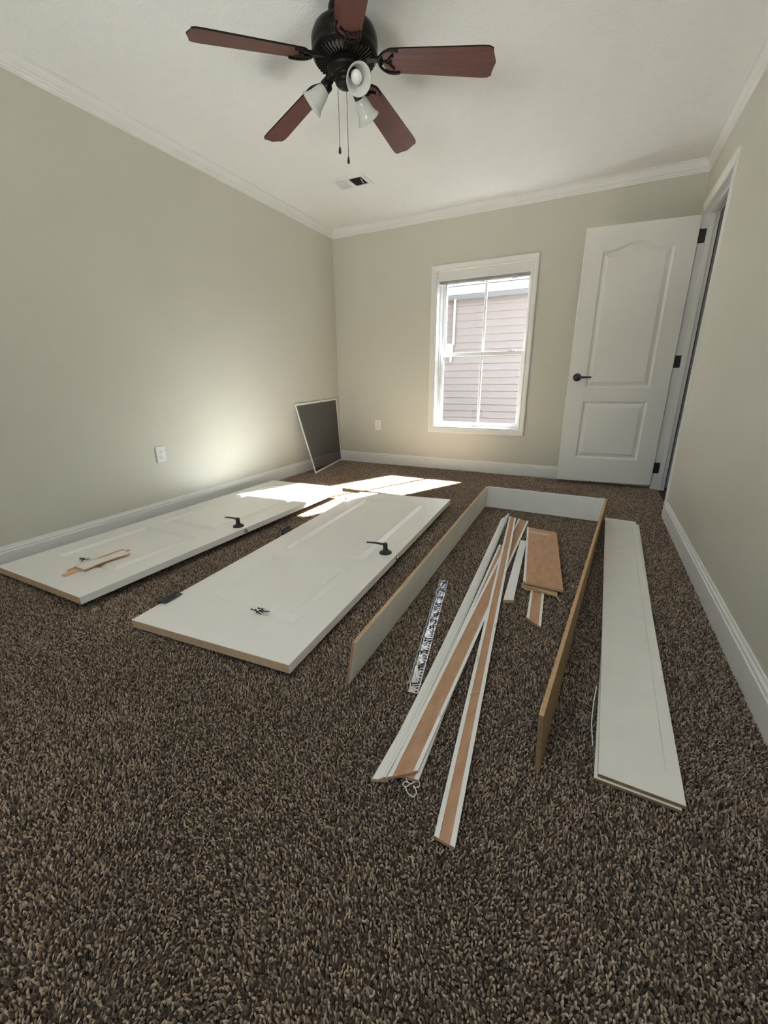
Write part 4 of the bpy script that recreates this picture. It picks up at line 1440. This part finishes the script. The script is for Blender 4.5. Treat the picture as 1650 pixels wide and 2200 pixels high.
DROOP = math.atan2(0.076, 0.64)
PITCH = math.radians(-13)
for k in range(5):
    ang = math.radians(16.15) + k * 2 * math.pi / 5
    R = Matrix.Rotation(ang, 4, 'Z') @ Matrix.Translation((0, 0, ZB)) @ Matrix.Rotation(DROOP, 4, 'Y') @ Matrix.Rotation(PITCH, 4, 'X')
    bb = MB()
    r0, r1 = 0.166, 0.645
    out = []
    w0, w1 = 0.052, 0.066
    # root rounded, sides spreading, ogee tip
    for i in range(9):
        t = math.pi / 2 + math.pi * i / 8
        out.append((r0 + 0.042 + 0.042 * math.cos(t), w0 * math.sin(t)))
    out += [(r1 - 0.060, -w1), (r1 - 0.030, -w1 * 0.985), (r1 - 0.014, -w1 * 0.86), (r1 - 0.012, -w1 * 0.60), (r1 - 0.006, -w1 * 0.30), (r1, 0),
            (r1 - 0.006, w1 * 0.30), (r1 - 0.012, w1 * 0.60), (r1 - 0.014, w1 * 0.86), (r1 - 0.030, w1 * 0.985), (r1 - 0.060, w1)]
    n = len(out)
    A = [Vector((x, y, -0.003)) for x, y in out]
    B = [Vector((x, y, 0.003)) for x, y in out]
    bb.add(A + B, [(i, (i + 1) % n, n + (i + 1) % n, n + i) for i in range(n)] + [tuple(range(n - 1, -1, -1)), tuple(range(n, 2 * n))], [1] * n + [0, 1])
    blade = bb.build('blade', [M['cherry'], M['bronze']], fan)
    blade.matrix_local = R
    # blade iron: neck to the motor and a pierced, scrolled plate under the blade root
    ib = MB()
    ib.box(0.095, 0.165, -0.010, 0.010, -0.002, 0.010)
    pts = [(0.162 + 0.050 + 0.062 * math.cos(t), 0.050 * math.sin(t), -0.006) for t in [math.pi * (0.36 + 1.28 * i / 16) for i in range(17)]]
    ib.tube(pts, 0.0052, 8)
    ib.tube([(0.154, 0, -0.006), (0.184, 0, -0.006), (0.198, 0.014, -0.006), (0.214, 0.030, -0.006)], 0.0045, 8)
    ib.tube([(0.184, 0, -0.006), (0.198, -0.014, -0.006), (0.214, -0.030, -0.006)], 0.0045, 8)
    ib.tube([(0.194, 0.012, -0.006), (0.204, 0, -0.006), (0.194, -0.012, -0.006)], 0.004, 8)
    ib.tube([(0.157, 0, 0.0), (0.167, 0, -0.006)], 0.012, 10)
    iron = ib.build('blade_iron', M['bronze'], blade)
    for (sx, sy) in ((0.214, 0.028), (0.214, -0.028), (0.187, 0)):
        MB().lathe([(0.0045, -0.003), (0.0045, -0.0105), (0.003, -0.012), (0, -0.0125)], (sx, sy, 0), (0, 0, 1), 10).build('blade_screw', M['bronze'], blade)


def bell(parent, a_deg, elev):
    a = math.radians(a_deg)
    out_ = Vector((math.cos(a), math.sin(a), 0))
    neck = Vector((0, 0, -0.246)) + out_ * 0.040
    ax = (out_ * math.cos(elev) + Vector((0, 0, -math.sin(elev)))).normalized()
    j = neck + out_ * 0.022 + Vector((0, 0, 0.004))
    arm = MB().tube([neck - out_ * 0.012, neck + out_ * 0.014 + Vector((0, 0, 0.010)), j, j + ax * 0.02], [0.009, 0.008, 0.010, 0.012], 10).build('light_arm', M['bronze'], parent)
    base = j + ax * 0.012
    K_ = 0.80
    MB().lathe([(0.010, 0), (0.021, 0.006), (0.0235, 0.013), (0.0235, 0.030), (0.021, 0.032)], base, ax, 24).build('socket_cup', M['bronze'], arm)
    pr = [(0.0265, 0.030), (0.031, 0.036), (0.038, 0.052), (0.043, 0.072), (0.047, 0.094), (0.054, 0.114), (0.064, 0.130), (0.0675, 0.136), (0.0645, 0.1345), (0.0515, 0.1165), (0.0445, 0.094), (0.0405, 0.072), (0.0355, 0.052), (0.0285, 0.038), (0.0245, 0.032)]
    MB().lathe([(r_ * K_, h_ * K_ + 0.006) for r_, h_ in pr], base, ax, 40).build('glass_shade', M['alabaster'], arm)
    MB().lathe([(r_ * K_, h_ * K_ + 0.006) for r_, h_ in [(0.013, 0.030), (0.0135, 0.056), (0.018, 0.064), (0.027, 0.078), (0.0300, 0.092), (0.0285, 0.104), (0.021, 0.115), (0.010, 0.1205), (0, 0.1215)]], base, ax, 24).build('light_bulb', M['bulb'], arm)


bell(fan, -40, math.radians(40))
bell(fan, 80, math.radians(40))
bell(fan, 200, math.radians(40))
for (px_, py_, zt_, zb_) in ((-0.056, 0.024, -0.225, -0.462), (-0.024, 0.046, -0.250, -0.498)):
    c = MB()
    n = int((zt_ - zb_) / 0.0042)
    c.tube([(px_, py_, zt_), (px_ + 0.001, py_, (zt_ + zb_) / 2), (px_, py_, zb_)], 0.0012, 6)
    pc = c.build('pull_chain', M['bronze'], fan)
    MB().lathe([(0.0014, 0.0), (0.004, -0.006), (0.0062, -0.018), (0.0062, -0.025), (0.003, -0.030), (0, -0.031)], (px_, py_, zb_), (0, 0, 1), 14).build('pull_bob', M['black'], pc)
